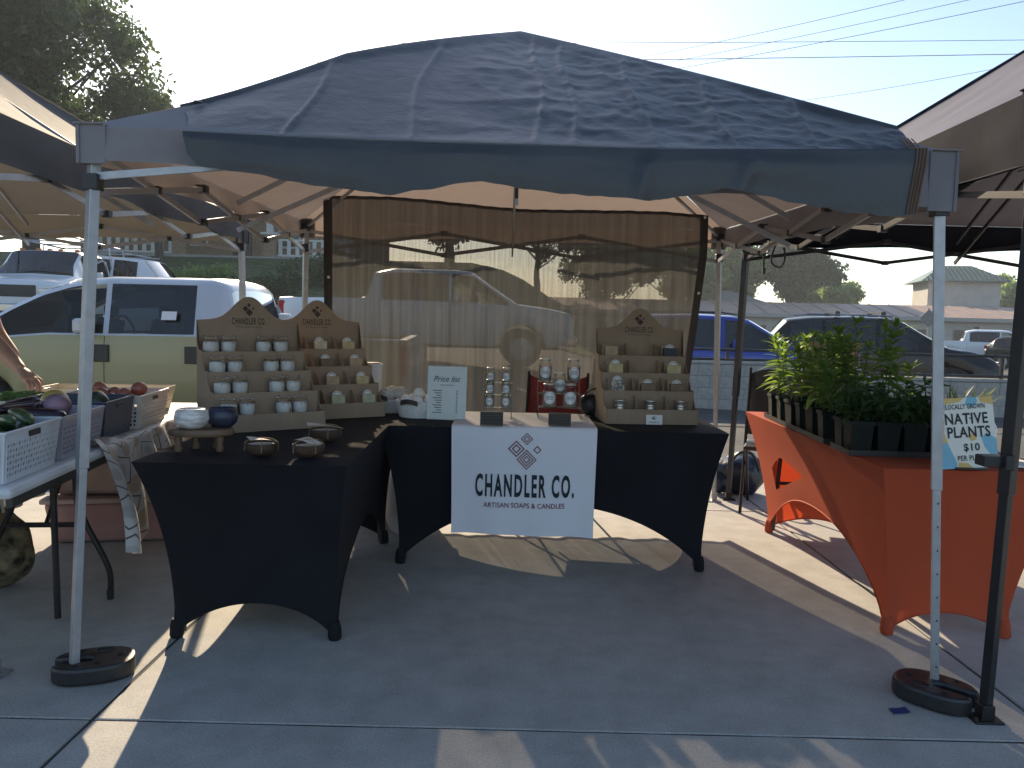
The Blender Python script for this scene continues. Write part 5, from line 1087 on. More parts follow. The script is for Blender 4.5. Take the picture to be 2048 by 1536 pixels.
# ================================================================== vehicles
def paint(name, c, met=.0, rough=.28): return M(name, c, rough, met, var=.02, scale=2, coat=.35, spec=.5)
TINT = glass('tinted_glass', (.10, .11, .12), 1.6, .02); CLEARG = glass('windscreen_glass', (.42, .46, .46), 3.2, .02); OPENG = glass('side_glass', (.80, .83, .80), 1.0, .02)
CHROME = M('chrome', (.6, .6, .6), .12, 1.0, var=.02); DARKIN = M('car_interior', (.03, .03, .032), .8); REDL = M('tail_light', (.35, .02, .02), .2, coat=.5); AMB = M('amber_lens', (.55, .16, .02), .3); HEADL = M('head_light', (.55, .56, .58), .12, .3, coat=.8)
def vehicle(name, label, cat, loc, rz, S, PA, lower=None, seats=True, wsg=None):
    """loft a body from a side profile; x forward, y left"""
    t = thing(name, label, cat, loc, rz); L, W = S['L'], S['W']; hw = W / 2
    ws = S['wind']; edges = [e for w_ in S['side'] for e in w_[:2]] + [ws[0], ws[1]] + ([S['rear'][0], S['rear'][1]] if 'rear' in S else []) + list(S.get('bed', []))
    xs = sorted(set([round(x, 4) for x in list(np.linspace(-L / 2, L / 2, 64)) + edges])); wr = S['wheel']; axl = S['axles']
    def zb(x):
        z = interp(S['bot'], x)
        for a in axl:
            d = abs(x - a)
            if d < wr * 1.22: z = max(z, wr + math.sqrt(max(0, (wr * 1.22) ** 2 - d * d)))
        return z
    def sec(x):
        w_ = hw * interp(S['w'], x); zt = interp(S['top'], x); zl = min(interp(S['belt'], x), zt - .004); b = zb(x); h = max(.004, zt - zl); rwd = S['roofw'] * hw; k = sstep(.02, .42, h)
        y6 = lerp(w_ - .05, rwd + .03, k); y7 = lerp(w_ - .07, rwd - .03, k); y8 = lerp(w_ - .16, rwd - .14, k)
        mz = lerp(b, zl, .45)
        return [(w_ - .05, b), (w_ - .012, min(b + .07, zl - .2)), (w_, mz), (w_ - .004, lerp(mz, zl, .7)), (w_ - .03, zl), (w_ - .05, zl + min(.02, h * .1)), (y6, zl + max(h * .45, h - .085)), (y7, zt - min(.03, h * .2)), (y8, zt), (0, zt + (.025 if k > .5 else .03))]
    secs = [sec(x) for x in xs]; np_ = 19
    V = []
    for x, s_ in zip(xs, secs): V += [Vector((x, -y, z)) for y, z in s_] + [Vector((x, y, z)) for y, z in reversed(s_[:-1])]
    groups = {'body': [], 'lower': []}; wf = {}
    for i in range(len(xs) - 1):
        xm = (xs[i] + xs[i + 1]) / 2
        for j in range(np_ - 1):
            f = (i * np_ + j, i * np_ + j + 1, (i + 1) * np_ + j + 1, (i + 1) * np_ + j); lev = j if j < 9 else 17 - j; key = 'body'
            if lev == 5:
                for q, w_ in enumerate(S['side']):
                    if w_[0] < xm < w_[1]: key = ('side_window', q, j < 9)
            if lev in (7, 8) and ws[0] < xm < ws[1]: key = ('windscreen', 0, True)
            if 'rear' in S and lev in (7, 8) and S['rear'][0] < xm < S['rear'][1]: key = ('rear_window', 0, True)
            if 'bed' in S and lev >= 7 and S['bed'][0] < xm < S['bed'][1]: continue
            if key == 'body' and lower and lev < 4: key = 'lower'
            (groups[key] if isinstance(key, str) else wf.setdefault(key, [])).append(f)
    for e, i in (('a', 0), ('b', len(xs) - 1)):
        for j in range(9): groups['body'].append((i * np_ + j, i * np_ + j + 1, i * np_ + 17 - j, i * np_ + 18 - j))
    def sub(fs, name_, mat, off=0.0, parent=t):
        ids = sorted({k for f in fs for k in f}); mp = {k: q for q, k in enumerate(ids)}
        P = [V[k].copy() for k in ids]
        if off:
            for p in P: p.y *= 1 - off / hw; p.z -= off * .3
        return MB().add(P, [tuple(mp[k] for k in f) for f in fs]).build(name_, mat, parent, smooth=38, weld=True)
    bd = sub(groups['body'], 'body', PA)
    if groups['lower']: sub(groups['lower'], 'lower_body', lower)
    for key, fs in wf.items():
        gm = (wsg or CLEARG) if key[0] != 'side_window' else S['side'][key[1]][2]
        sub(fs, key[0], gm, .006)
    # floor, bed, seats
    MB().box((0, 0, wr + .02), (L * .9, W * .80, .08)).build('chassis', DARKIN, t)
    if 'bed' in S: MB().box(((S['bed'][0] + S['bed'][1]) / 2, 0, .62), (S['bed'][1] - S['bed'][0] - .02, W * .86, .04)).build('bed_floor', DARKIN, t)
    cab = (min(w_[0] for w_ in S['side']), max(w_[1] for w_ in S['side'])); bz = interp(S['belt'], (cab[0] + cab[1]) / 2)
    if seats:
        for fx in ((.32, .80) if cab[1] - cab[0] > 1.7 else (.3,)):
            for sy in (-1, 1):
                x = lerp(cab[0], cab[1], fx) - .15
                MB().box((x, sy * W * .22, bz - .12), (.16, .48, .62), Matrix.Rotation(R(-12), 3, 'Y')).box((x - .06, sy * W * .22, bz + .27), (.10, .26, .17)).build('seat', DARKIN, t, bevel=.04)
        xd = ws[0] - .1; MB().box((xd - .05, 0, bz - .08), (.35, W * .84, .14)).build('dashboard', DARKIN, t, bevel=.03)
        MB().tube([Vector((xd - .36 + .05 * math.sin(a), W * .22 + .19 * math.cos(a), bz + .04 + .18 * math.sin(a))) for a in np.linspace(0, 2 * PI, 22)[:-1]], .016, 6, closed=True).build('steering_wheel', DARKIN, t, smooth=60)
    RIM = CHROME
    for a in axl:
        for sy in (-1, 1):
            w_ = bpy.data.objects.new('wheel', None); COL.objects.link(w_); w_.parent = t; w_.location = (a, sy * (hw - .13), wr)
            pr = [(wr * .62, -.10), (wr * .93, -.11), (wr, -.07), (wr, .07), (wr * .93, .11), (wr * .62, .10)]
            fr = Matrix.Rotation(R(90), 4, 'X')
            ty = MB().lathe(pr, n=30, cap=False).build('tyre', RUBBER, w_, smooth=40); ty.matrix_local = fr
            mb = MB().lathe([(0, .06), (wr * .14, .065), (wr * .16, .03), (wr * .55, .02), (wr * .63, .09), (wr * .63, -.09)], n=30, cap=False); rm = mb.build('rim', STEEL, w_, smooth=40); rm.matrix_local = fr @ Matrix.Rotation(0 if sy < 0 else PI, 4, 'X')
    zhl = S.get('lampz', bz - .22); wf_ = hw * interp(S['w'], L / 2)
    for sy in (-1, 1):
        MB().box((0, 0, 0), (.12, W * .17, .15)).build('headlight', HEADL, t, bevel=.03, loc=(L / 2 - .04, sy * (wf_ - .17), zhl - .02))
        tz = S.get('tailz', (bz - .32, bz + .10)); wb = hw * interp(S['w'], -L / 2)
        MB().box((0, 0, 0), (.14, .13, tz[1] - tz[0])).build('taillight', REDL, t, bevel=.03, loc=(-L / 2 + .05, sy * (wb - .05), (tz[0] + tz[1]) / 2))
        m_ = MB().box((0, 0, 0), (.13, .22, .17)).build('mirror', PA, t, bevel=.04, loc=(ws[0] - .30, sy * (hw + .12), bz + .10))
        for q in S.get('handles', []): MB().box((0, 0, 0), (S.get('hs', (.20, .025, .04)))).build('door_handle', S.get('hm', PA), t, bevel=.008, loc=(q, sy * (hw + .008), S.get('hz', bz - .12)))
        for q in S.get('seams', []):
            pts = [Vector((q, sy * (interp([(sc[1], sc[0]) for sc in sorted(sec(q)[:5], key=lambda k: k[1])], z) + .002), z)) for z in np.linspace(max(.35, zb(q) + .05), interp(S['belt'], q) - .01, 10)]
            MB().tube(pts, .004, 4).build('door_seam', BLACKP, t)
    MB().box((0, 0, 0), (.10, W * .50, .28)).build('grille', BLACKP, t, bevel=.02, loc=(L / 2 - .025, 0, zhl - .03)); MB().box((0, 0, 0), (.20, W * .92, .22)).build('front_bumper', S.get('bump', BLACKP), t, bevel=.04, loc=(L / 2 - .04, 0, S.get('bumpz', .52)))
    MB().box((0, 0, 0), (.18, W * .90, .20)).build('rear_bumper', S.get('bump', BLACKP), t, bevel=.04, loc=(-L / 2 + .02, 0, S.get('bumpz', .52)))
    return t
def pickup(L=5.85, W=2.0, H=1.93, tint=TINT, front=OPENG, crew=True):
    cr = [-.95, .42, .54, 1.62] if crew else [-.2, .1, .2, 1.5]; f = H / 1.93
    return dict(L=L, W=W, wheel=.39, axles=(1.88, -1.80), roofw=.80, bot=[(-3, .55), (-2.6, .45), (2.5, .42), (3, .50)], w=[(-L / 2, .95), (-2.6, 1), (2.2, 1), (L / 2 - .15, .95), (L / 2, .86)],
        top=[(-L / 2, 1.30 * f), (-1.30, 1.33 * f), (-1.22, 1.36 * f), (-1.10, 1.84 * f), (-.7, H), (.55, H), (.85, H - .03), (1.78, 1.27 * f), (2.4, 1.20 * f), (L / 2 - .1, 1.12 * f), (L / 2, 1.0 * f)],
        belt=[(-L / 2, 1.28 * f), (-1.2, 1.28 * f), (1.1, 1.26 * f), (1.7, 1.20 * f), (L / 2, 1.0 * f)], wind=(.86, 1.74), rear=(-1.20, -1.11), side=[(-.93, .40, tint), (.46, 1.60, front)], bed=(-L / 2 + .08, -1.32),
        handles=(-.72, .62), seams=(.43, -1.05, 1.62), hz=1.06 * f, lampz=.98, tailz=(.86, 1.24), bump=CHROME, bumpz=.55)
def suv(L=4.85, W=1.93, H=1.75, tint=TINT, front=TINT, sl=.0):
    h = H / 1.75
    return dict(L=L, W=W, wheel=.36, axles=(1.42, -1.44), roofw=.76, bot=[(-3, .40), (-2.2, .30), (2.1, .28), (3, .35)], w=[(-L / 2, .86), (-L / 2 + .12, .94), (-1.6, 1), (1.5, 1), (L / 2 - .3, .93), (L / 2 - .06, .80), (L / 2, .62)],
        top=[(-L / 2, 1.06 * h), (-L / 2 + .10, 1.22 * h), (-L / 2 + .50, 1.66 * h), (-1.5, 1.72 * h), (-.6, H), (.1, H - .02), (.42, 1.66 * h), (1.32, 1.12 * h), (1.9, 1.04 * h), (L / 2 - .25, .90 * h), (L / 2, .66)],
        belt=[(-L / 2, 1.02 * h), (-1.8, 1.10 * h), (.8, 1.02 * h), (1.3, .98 * h), (L / 2, .62)], wind=(.40, 1.30), rear=(-L / 2 + .12, -L / 2 + .48), side=[(-1.95, -1.28, tint), (-1.20, -.16, tint), (-.08, 1.16, front)],
        handles=(-.98, .12), seams=(-.12, -1.22, 1.05), lampz=.74, tailz=(.92, 1.08), bumpz=.48)
WHITEC = paint('white_car_paint', (.70, .71, .73)); GOLDC = paint('champagne_paint', (.40, .35, .17), .0, .35); SILV = paint('pale_silver_paint', (.60, .60, .61), .2, .3); BLUEC = paint('blue_car_paint', (.012, .045, .30), .2, .25); BLACKC = M('black_car_paint', (.008, .009, .012), .3, 0, var=.02, coat=.12, spec=.35)
HN = M('black_handle', (.02, .02, .02), .4)
S = pickup(); S['handles'] = (-.60, .50); S['hm'] = HN; S['side'] = [(-.55, .40, TINT), (.46, 1.72, OPENG)]; S['rear'] = (-.99, -.91); S['bed'] = (-2.84, -1.06); S['top'] = [(-2.925, 1.30), (-1.06, 1.33), (-1.0, 1.36), (-.95, 1.74), (-.86, 1.885), (-.70, 1.93), (.45, 1.93), (.84, 1.885), (1.2, 1.775), (1.56, 1.60), (2.05, 1.29), (2.5, 1.20), (2.82, 1.12), (2.925, 1.0)]; S['wind'] = (.90, 2.02); S['belt'] = [(-2.925, 1.28), (-1.0, 1.28), (1.1, 1.26), (1.7, 1.20), (2.925, 1.0)]; S['hs'] = (.26, .03, .19); S['hz'] = 1.07
cream = vehicle('pickup_truck', 'champagne crew cab pickup with pale roof parked right behind the vegetable stall', 'pickup', (-4.10, 9.85, -.26), PI, S, SILV, lower=GOLDC)
st_ = MB().box((0, 0, 0), (.165, .004, .10), Matrix.Rotation(R(0), 3, 'X')).build('window_sticker', PAPER, cream, loc=(-.28, .955, 1.50)); st_.rotation_euler = (R(19), 0, 0)
S = suv(H=1.78); van = vehicle('parked_car', 'white sport utility car with dark glass just beyond the champagne pickup', 'car', (-5.1, 14.0, ground_z(-6, 13.4)), R(88), S, WHITEC)
S = pickup(W=2.05, H=2.05, front=CLEARG, tint=CLEARG); ut = vehicle('utility_truck', 'white utility pickup with amber roof lamps and a ladder rack, facing the stall', 'pickup', (-12.2, 21.6, ground_z(-12, 21.6) - .05), R(-80), S, WHITEC, wsg=TINT)
for q in (-.66, -.26, 0, .26, .66): MB().box((0, 0, 0), (.11, .11, .06)).build('roof_lamp', AMB, ut, bevel=.02, loc=(.62, q, 2.07))
for sy in (-1, 1):
    MB().tube([(-2.8, sy * .85, 2.35), (1.35, sy * .85, 2.35)], .025, 8).build('rack_rail', STEEL, ut)
    for q in (-2.6, -1.3): MB().tube([(q, sy * .95, 1.35), (q, sy * .85, 2.35)], .02, 8).build('rack_post', STEEL, ut)
for q in (-2.7, -1.4, -.2, 1.3): MB().tube([(q, -.85, 2.36), (q, .85, 2.36)], .02, 8).build('rack_bar', STEEL, ut)
S = suv(L=5.2, W=2.0, H=1.9); tah = vehicle('parked_car', 'white sport utility car with a roof rack up on the higher lot', 'car', (-12.75, 23.9, ground_z(-12, 24)), R(180), S, WHITEC)
for q in (-1.6, -.3): MB().bar((q, -.75, 1.97), (q, .75, 1.97), .06, .03).build('roof_bar', STEEL, tah)
for sy in (-1, 1): MB().tube([(-1.9, sy * .72, 1.94), (.1, sy * .72, 1.95)], .018, 6).build('roof_rail', STEEL, tah)
S = pickup(); wp2 = vehicle('pickup_truck', 'white pickup with a red tail lamp, half hidden by the brown screen', 'pickup', (-1.75, 16.9, ground_z(-3.6, 16.5) - .02), R(3), S, WHITEC)
S = suv(L=4.6, W=1.86, H=1.69, front=TINT); blue = vehicle('parked_car', 'bright blue sport utility car behind the block wall', 'car', (4.35, 16.6, ground_z(4.5, 16.6)), R(-7), S, BLUEC)
for sy in (-1, 1): MB().tube([(-1.7, sy * .66, 1.69), (-1.5, sy * .66, 1.735), (-.2, sy * .66, 1.745), (.15, sy * .66, 1.70)], .016, 6).build('roof_rail', BLACKP, blue)
S = suv(L=5.0, W=1.95, H=1.76); dk = vehicle('parked_car', 'black sport utility car with crossbars on its roof, behind the railing', 'car', (8.25, 18.3, ground_z(8, 18)), R(-12), S, BLACKC)
for q in (-.95, .0): MB().bar((q, -.70, 1.86), (q, .70, 1.86), .07, .03).build('roof_bar', BLACKP, dk); [MB().box((q, s_ * .68, 1.81), (.10, .05, .10)).build('bar_foot', BLACKP, dk) for s_ in (-1, 1)]
for sy in (-1, 1): MB().tube([(-1.7, sy * .70, 1.77), (-1.5, sy * .70, 1.80), (.2, sy * .70, 1.79)], .016, 6).build('roof_rail', CHROME, dk)
S = pickup(L=5.7, W=1.95, H=1.85); wp3 = vehicle('pickup_truck', 'white pickup parked far off in front of the long building', 'pickup', (24.6, 41.5, ground_z(24, 41)), R(-25), S, WHITEC)
S = suv(L=4.7, W=1.86, H=1.55); dc = vehicle('parked_car', 'dark grey car at the right edge, in front of the far white pickup', 'car', (24.0, 36.0, ground_z(24, 36)), R(-60), S, BLACKC)

# ================================================================== block wall and railing
def block_wall(label, x0, x1, y, courses, z0=-.2):
    bw_, bh, bd_ = .397, .193, .20; t = thing('block_wall', label, 'wall', ((x0 + x1) / 2, y, z0)); ox = (x0 + x1) / 2
    MB().box((0, .10, courses * .203 / 2), (x1 - x0 - .01, .17, courses * .203 - .012)).build('mortar_core', M('mortar', (.22, .21, .20), .95), t)
    me = MB().box((0, 0, 0), (bw_, bd_, bh)).mesh('block', BLOCK); mh = MB().box((0, 0, 0), (bw_ / 2 - .003, bd_, bh)).mesh('block', BLOCK)
    for c in range(courses):
        x = x0 + (bw_ / 2 if c % 2 == 0 else 0)
        n = int((x1 - x0) / .403)
        for q in range(n): link_mesh('block', me, t, Matrix.Translation((x0 + .2 + q * .403 + (.2 if c % 2 else 0) - ox, .10 + random.uniform(-.003, .003), .1 + c * .203)))
    for q in range(int((x1 - x0) / 1.2)): MB().box((x0 + .6 + q * 1.203 - ox, .10, courses * .203 + .03), (1.197, .24, .055)).build('coping', BLOCK, t, bevel=.008)
    return t
block_wall('grey concrete block wall below the blue car', 1.4, 6.0, 13.8, 4)
block_wall('lower concrete block wall below the black car', 6.02, 13.5, 13.8, 3)
def railing(label, x0, x1, y, zb_, zt):
    t = thing('railing', label, 'railing', ((x0 + x1) / 2, y, 0)); ox = (x0 + x1) / 2
    for z in (zt, lerp(zb_, zt, .12)): MB().tube([(x0 - ox, 0, z), (x1 - ox, 0, z)], .024, 8).build('rail', BLACKM, t, smooth=60)
    n = int((x1 - x0) / 1.9)
    for q in range(n + 1): MB().bar((lerp(x0, x1, q / n) - ox, 0, zb_), (lerp(x0, x1, q / n) - ox, 0, zt), .05).build('post', BLACKM, t)
    return t
railing('black pipe railing on top of the tall block wall', 1.5, 5.95, 13.9, .67, .86)
railing('black pipe railing on top of the low block wall', 6.05, 13.4, 13.9, .46, .86)

# ================================================================== long low building with a tower
BWALL = M('pale_stucco', (.42, .40, .37), .9, var=.08, scale=1.5); BROOF = M('brown_metal_roof', (.36, .25, .20), .6, var=.12, scale=.8); GROOF = M('green_metal_roof', (.035, .10, .085), .5, .2, var=.1, scale=1); BTRIM = M('grey_trim', (.32, .31, .30), .8); DARKW = M('dark_window', (.02, .022, .025), .15)
lb = thing('long_building', 'long low pale building with a brown roof behind the parked cars', 'building', (30, 78, -.9), R(-3))
def gbx(c, d, name, mat, par, **k): return MB().box(c, d).build(name, mat, par, **k)
gbx((0, 5, 1.7), (62, 10, 3.4), 'wall', BWALL, lb)
MB().add([(-32, -.9, 3.3), (32, -.9, 3.3), (32, 7, 4.7), (-32, 7, 4.7), (32, 12, 3.6), (-32, 12, 3.6)], [(0, 1, 2, 3), (3, 2, 4, 5)]).build('roof', BROOF, lb)
gbx((0, -.95, 3.22), (64, .12, .36), 'fascia', BTRIM, lb)
for q in range(30): MB().bar((-30 + q * 2.05, -.85, 3.36), (-30 + q * 2.05, 7, 4.75), .06, .06).build('roof_seam', BROOF, lb)
for q, x in enumerate((-27, -21, -15, -6, 13, 20, 27)):
    w_ = gbx((x, -.03, 1.55), (1.3, .10, 1.5), 'window', BTRIM, lb); gbx((x, -.10, 1.55), (1.14, .06, 1.34), 'pane', DARKW, w_)
for x in (-10.5, 9.5): d_ = gbx((x, -.04, 1.1), (1.1, .12, 2.2), 'door', M('brown_door', (.10, .05, .04), .6), lb); gbx((x + .4, -.12, 1.05), (.05, .06, .14), 'handle', STEEL, d_)
for x in (-14, -1.5, 5.2, 14.5): s_ = gbx((x, -.2, 2.35), (.28, .34, .5), 'wall_lamp', BLACKM, lb); gbx((x, -.12, .9), (.10, .12, 2.4), 'downspout', BTRIM, lb)
mu = gbx((1.6, -.05, 1.5), (5.2, .06, 2.6), 'mural', M('dark_mural', (.05, .04, .035), .7, var=.5, scale=1.2), lb)
MB().tube([(.6 + 1.05 * math.cos(a), -.12, 1.6 + 1.05 * math.sin(a)) for a in np.linspace(0, 2 * PI, 40)[:-1]], .07, 6, closed=True).build('mural_ring', WHITEPAINT, mu, loc=(0, 0, 0))
for x in (2.6, 3.2, 3.8): MB().lathe([(.20, 0), (.22, 1.2), (.10, 1.6), (.10, 2.0)], n=10).build('mural_bottle', M('mural_green', (.03, .05, .04), .7), mu, loc=(x, -.05, .3))
tw = thing('tower', 'square pale tower with a green hipped metal roof behind the long building', 'tower', (50.8, 93, -.9), R(-14))
gbx((0, 0, 3.8), (7.3, 7.3, 7.6), 'wall', BWALL, tw); gbx((0, 0, 4.75), (7.7, 7.7, .35), 'band', BTRIM, tw)
MB().add([(-4.6, -4.6, 7.6), (4.6, -4.6, 7.6), (4.6, 4.6, 7.6), (-4.6, 4.6, 7.6), (-1.6, 0, 9.6), (1.6, 0, 9.6)], [(0, 1, 5, 4), (2, 3, 4, 5), (1, 2, 5), (3, 0, 4), (0, 3, 2, 1)]).build('roof', GROOF, tw)
for q in range(19):
    x = -4.4 + q * .488; f = max(0, min(1, (abs(x) - 1.6) / 3.0)); MB().bar((x, -4.6, 7.64), (x, lerp(0, -4.6, f), lerp(9.64, 7.64, f)), .07, .07).build('roof_seam', GROOF, tw)
bb2 = thing('barn_roof_building', 'grey gabled building far behind the long roof', 'building', (24.5, 97, -.9)); gbx((0, 0, 2.2), (12, 8, 4.4), 'wall', BWALL, bb2); MB().prism([(-6.4, 4.4), (6.4, 4.4), (0, 6.2)], (-4.3, 4.3)).build('roof', M('slate_roof', (.18, .20, .23), .6), bb2)
rs_ = thing('road_sign', 'back of a grey diamond road sign behind the pale canopy leg', 'sign', (14.6, 28.3, -.35)); MB().tube([(0, 0, 0), (0, 0, 2.4)], .03, 8).build('post', STEEL, rs_); MB().box((0, -.03, 2.05), (.46, .01, .46), Matrix.Rotation(R(45), 3, 'Y')).build('plate', M('sign_back', (.22, .21, .20), .6), rs_)

# ================================================================== house on the bank
BRICK = M('tan_brick', (.25, .17, .11), .9, var=.2, scale=6); HW_ = M('porch_white', (.55, .55, .53), .7); SHING = M('dark_shingles', (.06, .055, .05), .95, var=.3, scale=3)
hs_ = thing('brick_house', 'tan brick bungalow with a white railed porch up on the bank', 'house', (-16.0, 46, 4.3), R(4))
gbx((0, 5, 2.0), (16, 8, 4.6), 'wall', BRICK, hs_)
MB().prism([(-9, 4.2), (9, 4.2), (0, 8.2)], (-2.6, 10)).build('roof', SHING, hs_)
gbx((0, -.6, -.35), (15, 2.9, .9), 'porch_floor', M('porch_concrete', (.3, .29, .27), .9), hs_)
for x in (-7.2, -2.4, 2.4, 7.2):
    gbx((x, -1.7, .65), (.75, .6, 1.3), 'brick_pier', BRICK, hs_); gbx((x, -1.7, 1.36), (.9, .75, .12), 'pier_cap', HW_, hs_); gbx((x, -1.7, 2.8), (.34, .34, 2.8), 'porch_post', HW_, hs_)
for a, b in ((-7.2, -2.4), (2.4, 7.2)):
    for z in (.2, 1.05): gbx(((a + b) / 2, -1.7, z), (b - a - .76, .09, .10), 'porch_rail', HW_, hs_)
    n = 9
    for q in range(n): gbx((lerp(a + .55, b - .55, q / (n - 1)), -1.7, .62), (.20, .06, .76), 'baluster', HW_, hs_)
for x in (-5.4, -2.4, 2.9, 5.8):
    w_ = gbx((x, .97, 1.75), (1.3, .12, 1.9), 'window', HW_, hs_); gbx((x, .90, 1.75), (1.08, .06, 1.66), 'pane', DARKW, w_); gbx((x, .86, 1.75), (1.1, .05, .06), 'mullion', HW_, w_)
d_ = gbx((.2, .96, 1.3), (1.05, .12, 2.4), 'door', M('dark_door', (.05, .03, .025), .5), hs_); gbx((.6, .88, 1.2), (.06, .06, .12), 'handle', STEEL, d_)

# ================================================================== trees, shrubs
BARK = M('bark', (.07, .055, .042), .95, var=.35, scale=10, stretch=(1, 1, .2), bump=.6, bscale=20, bdist=.03)
LT = [leaf_mat('oak_leaves', (.030, .055, .020), (.060, .095, .030), (.10, .16, .04), .3), leaf_mat('fresh_leaves', (.09, .15, .045), (.19, .27, .09), (.30, .42, .11), .45), leaf_mat('dark_leaves', (.03, .06, .027), (.065, .10, .04), (.10, .16, .05), .3), leaf_mat('bush_leaves', (.05, .09, .025), (.12, .18, .05), (.20, .30, .06), .35)]
def tree(name, label, base, th, crown, rad, n, size, lm, seed, grp=None, squash=.85, nclump=26, trunk=.3):
    rg = random.Random(seed); t = thing(name, label, 'tree', base, 0, grp); cz = Vector(crown)
    path = [Vector((0, 0, -.3))] + [Vector((cz.x * (q / 5) ** 1.4 + rg.uniform(-.1, .1), cz.y * (q / 5) ** 1.4, th * q / 5)) for q in range(1, 6)]
    MB().tube(path, [trunk * (1.25 - .11 * q * 1.2) for q in range(6)], 10).build('trunk', BARK, t, smooth=60)
    C, RR = [], []
    for q in range(nclump):
        d = Vector((rg.gauss(0, 1), rg.gauss(0, 1), rg.gauss(0, 1))).normalized() * rad * (rg.random() ** .45) * .82; d.z *= squash
        C.append(tuple(cz + d)); RR.append(rad * rg.uniform(.20, .36))
        if q % 2 == 0:
            s0 = path[rg.choice((3, 4, 5))]; e = cz + d; m_ = s0.lerp(e, .5) + Vector((rg.uniform(-.3, .3), rg.uniform(-.3, .3), -.1 * rad)); MB().tube([s0, m_, e], [trunk * .38, trunk * .2, trunk * .06], 6).build('branch', BARK, t, smooth=60)
    leaf_cloud('crown', C, RR, n, size, lm, t, .85, .25, seed); return t
tree('oak_tree', 'big leafy oak rising over the left canopy', (-21.5, 36, 2.9), 7.5, (-.4, 0, 10.2), 6.6, 46000, .15, LT[0], 3, nclump=60, trunk=.32)
tree('young_tree', 'thin lower tree beside the big oak, above the canopy corner', (-17.6, 40, 3.6), 4.5, (0, 0, 6.6), 2.3, 5000, .14, LT[0], 4, nclump=16, trunk=.18)
tspec = [(24.0, 96, 9.6, 6.6, 1, 'pale green tree left of the dark round one, beyond the roof'), (32.4, 94, 9.0, 5.8, 2, 'dark round tree standing tallest beyond the brown roof'), (40.5, 104, 6.8, 5.0, 1, 'lower pale tree between the dark tree and the tower'), (18.5, 92, 9.6, 6.6, 1, 'pale green tree just right of the brown screen'), (66, 108, 6.4, 5.0, 1, 'green tree to the right of the tower'),
         (11.0, 94, 8.4, 6.6, 2, 'tree seen dimly through the right of the brown screen'), (2.5, 90, 8.2, 6.4, 0, 'tree seen dimly through the middle of the brown screen'), (-6.5, 78, 9.0, 6.5, 0, 'tree seen dimly through the left of the brown screen'), (28.0, 104, 10.0, 6.2, 0, 'tall tree filling in behind the pale green trees'), (44, 118, 6.5, 5.2, 0, 'tree behind the tower'), (66, 112, 6.0, 5.6, 2, 'dark tree at the far right edge')]
for q, (x, y, h_, r_, m_, lb_) in enumerate(tspec):
    tree('broadleaf_tree', lb_, (x, y, ground_z(x, y)), h_ * .55, (0, 0, h_), r_, 15000, .27, LT[m_], 20 + q, 'trees beyond the long building', .8, 34, .35)
def shrub(label, base, r, n, size, m_, seed, sq=.7):
    rg = random.Random(seed); t = thing('shrub', label, 'shrub', base, 0, 'shrubs on the grass bank'); C = [(rg.uniform(-.6, .6) * r, rg.uniform(-.5, .5) * r, r * rg.uniform(.25, .75) * sq) for q in range(9)]
    for q in range(4): MB().tube([(rg.uniform(-.1, .1), rg.uniform(-.1, .1), -.1), C[q]], [.03, .01], 5).build('stem', BARK, t)
    leaf_cloud('foliage', C, [r * rg.uniform(.35, .5) for _ in C], n, size, m_, t, sq, .2, seed); return t
for q, (u, v, y, r_, m_, lb_) in enumerate(((515, 545, 33, .75, LT[3], 'bright sunlit shrub below the porch'), (350, 590, 30, 1.5, LT[1], 'broad green shrub on the bank below the house'), (420, 590, 31, 1.5, LT[1], 'green shrub in the middle of the bank'), (470, 600, 29, 1.3, LT[0], 'dark shrub on the bank beside the canopy leg'), (560, 600, 30, 1.6, LT[2], 'dark shrub on the bank left of the brown screen'), (620, 580, 33, 1.8, LT[2], 'dark shrub at the edge of the brown screen'), (250, 560, 36, 1.2, LT[0], 'low shrub below the left of the porch'), (700, 590, 34, 1.9, LT[0], 'shrub seen dimly behind the left of the screen'))):
    p = atY(u, v, y); shrub(lb_, (p.x, y, ground_z(p.x, y) - .05), r_, 3500, .075, m_, 60 + q)

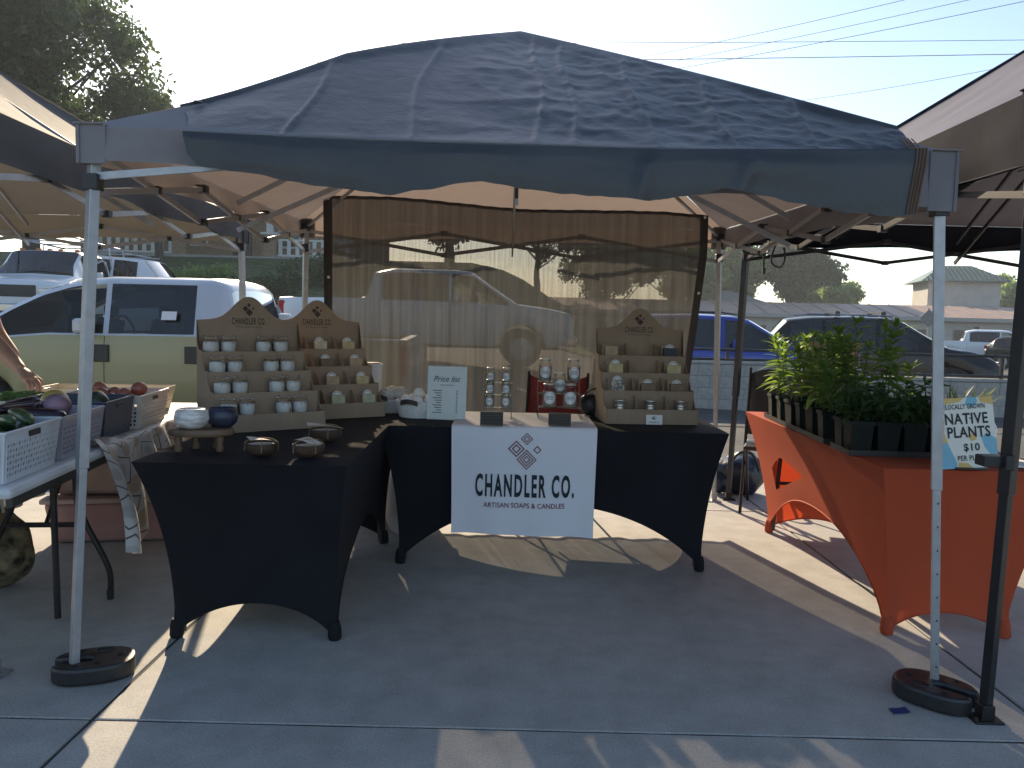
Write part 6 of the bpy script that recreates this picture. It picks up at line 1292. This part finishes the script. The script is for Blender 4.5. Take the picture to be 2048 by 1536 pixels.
# ================================================================== power lines
WIRE = M('wire', (.05, .05, .05), .6)
def wire(label, pts, y0, y1, r=.014):
    (u0, v0), (u1, v1) = pts; a = atY(u0, v0, y0); b = atY(u1, v1, y1); d = b - a; a2, b2 = a - d * .6, b + d * .6
    P = [a2.lerp(b2, q / 30) - Vector((0, 0, .9 * (1 - (2 * q / 30 - 1) ** 2) - .9)) * .5 for q in range(31)]
    c = sum(P, Vector()) / 31; tag(MB().tube([p - c for p in P], r, 5).build('power_line', WIRE, smooth=60, loc=c), label, 'wire', 'overhead power lines')
wire('upper power line running level across the whole sky', ((235, 88), (2048, 84)), 42, 40)
wire('lower level power line passing behind the canopy peak', ((235, 130), (2048, 112)), 42, 40, .018)
wire('thin sloping wire nearest the top edge at right', ((1230, 128), (1830, 0)), 44, 30, .010)
wire('second thin sloping wire at top right', ((1270, 140), (1960, 0)), 44, 30, .010)
wire('third thin sloping wire ending at the right edge', ((1300, 150), (2048, 8)), 44, 30, .012)
wire('low thin wire rising toward the navy canopy', ((1540, 212), (1950, 150)), 44, 32, .010)
for q, (x, y, h_, r_) in enumerate(((-36, 52, 6.0, 5.2), (-28, 60, 7.0, 6.0), (-44, 44, 5.5, 5.0), (-4.5, 55, 6.5, 5.0))):
    tree('broadleaf_tree', ['dark tree behind the left of the brick house', 'dark tree behind the house roof', 'dark tree at the far left of the bank', 'dark tree to the right of the house, behind the screen'][q], (x, y, ground_z(x, y)), h_ * .5, (0, 0, h_ * .75), r_, 11000, .24, LT[2], 90 + q, 'trees on the bank', .9, 30, .3)

# ================================================================== morning haze
hm = bpy.data.materials.new('haze_air'); hm.use_nodes = True; hn = hm.node_tree.nodes; hl = hm.node_tree.links
hn.remove(hn['Principled BSDF']); pv = hn.new('ShaderNodeVolumePrincipled'); pv.inputs['Color'].default_value = (.82, .90, 1, 1); pv.inputs['Density'].default_value = .0008; pv.inputs['Anisotropy'].default_value = .3
hl.new(pv.outputs[0], hn['Material Output'].inputs['Volume'])
tag(MB().box((0, 0, 12.0), (3200, 3200, 30)).build('haze', hm), 'thin pale morning haze in the air', 'haze', kind='stuff')
scene.cycles.volume_bounces = 0
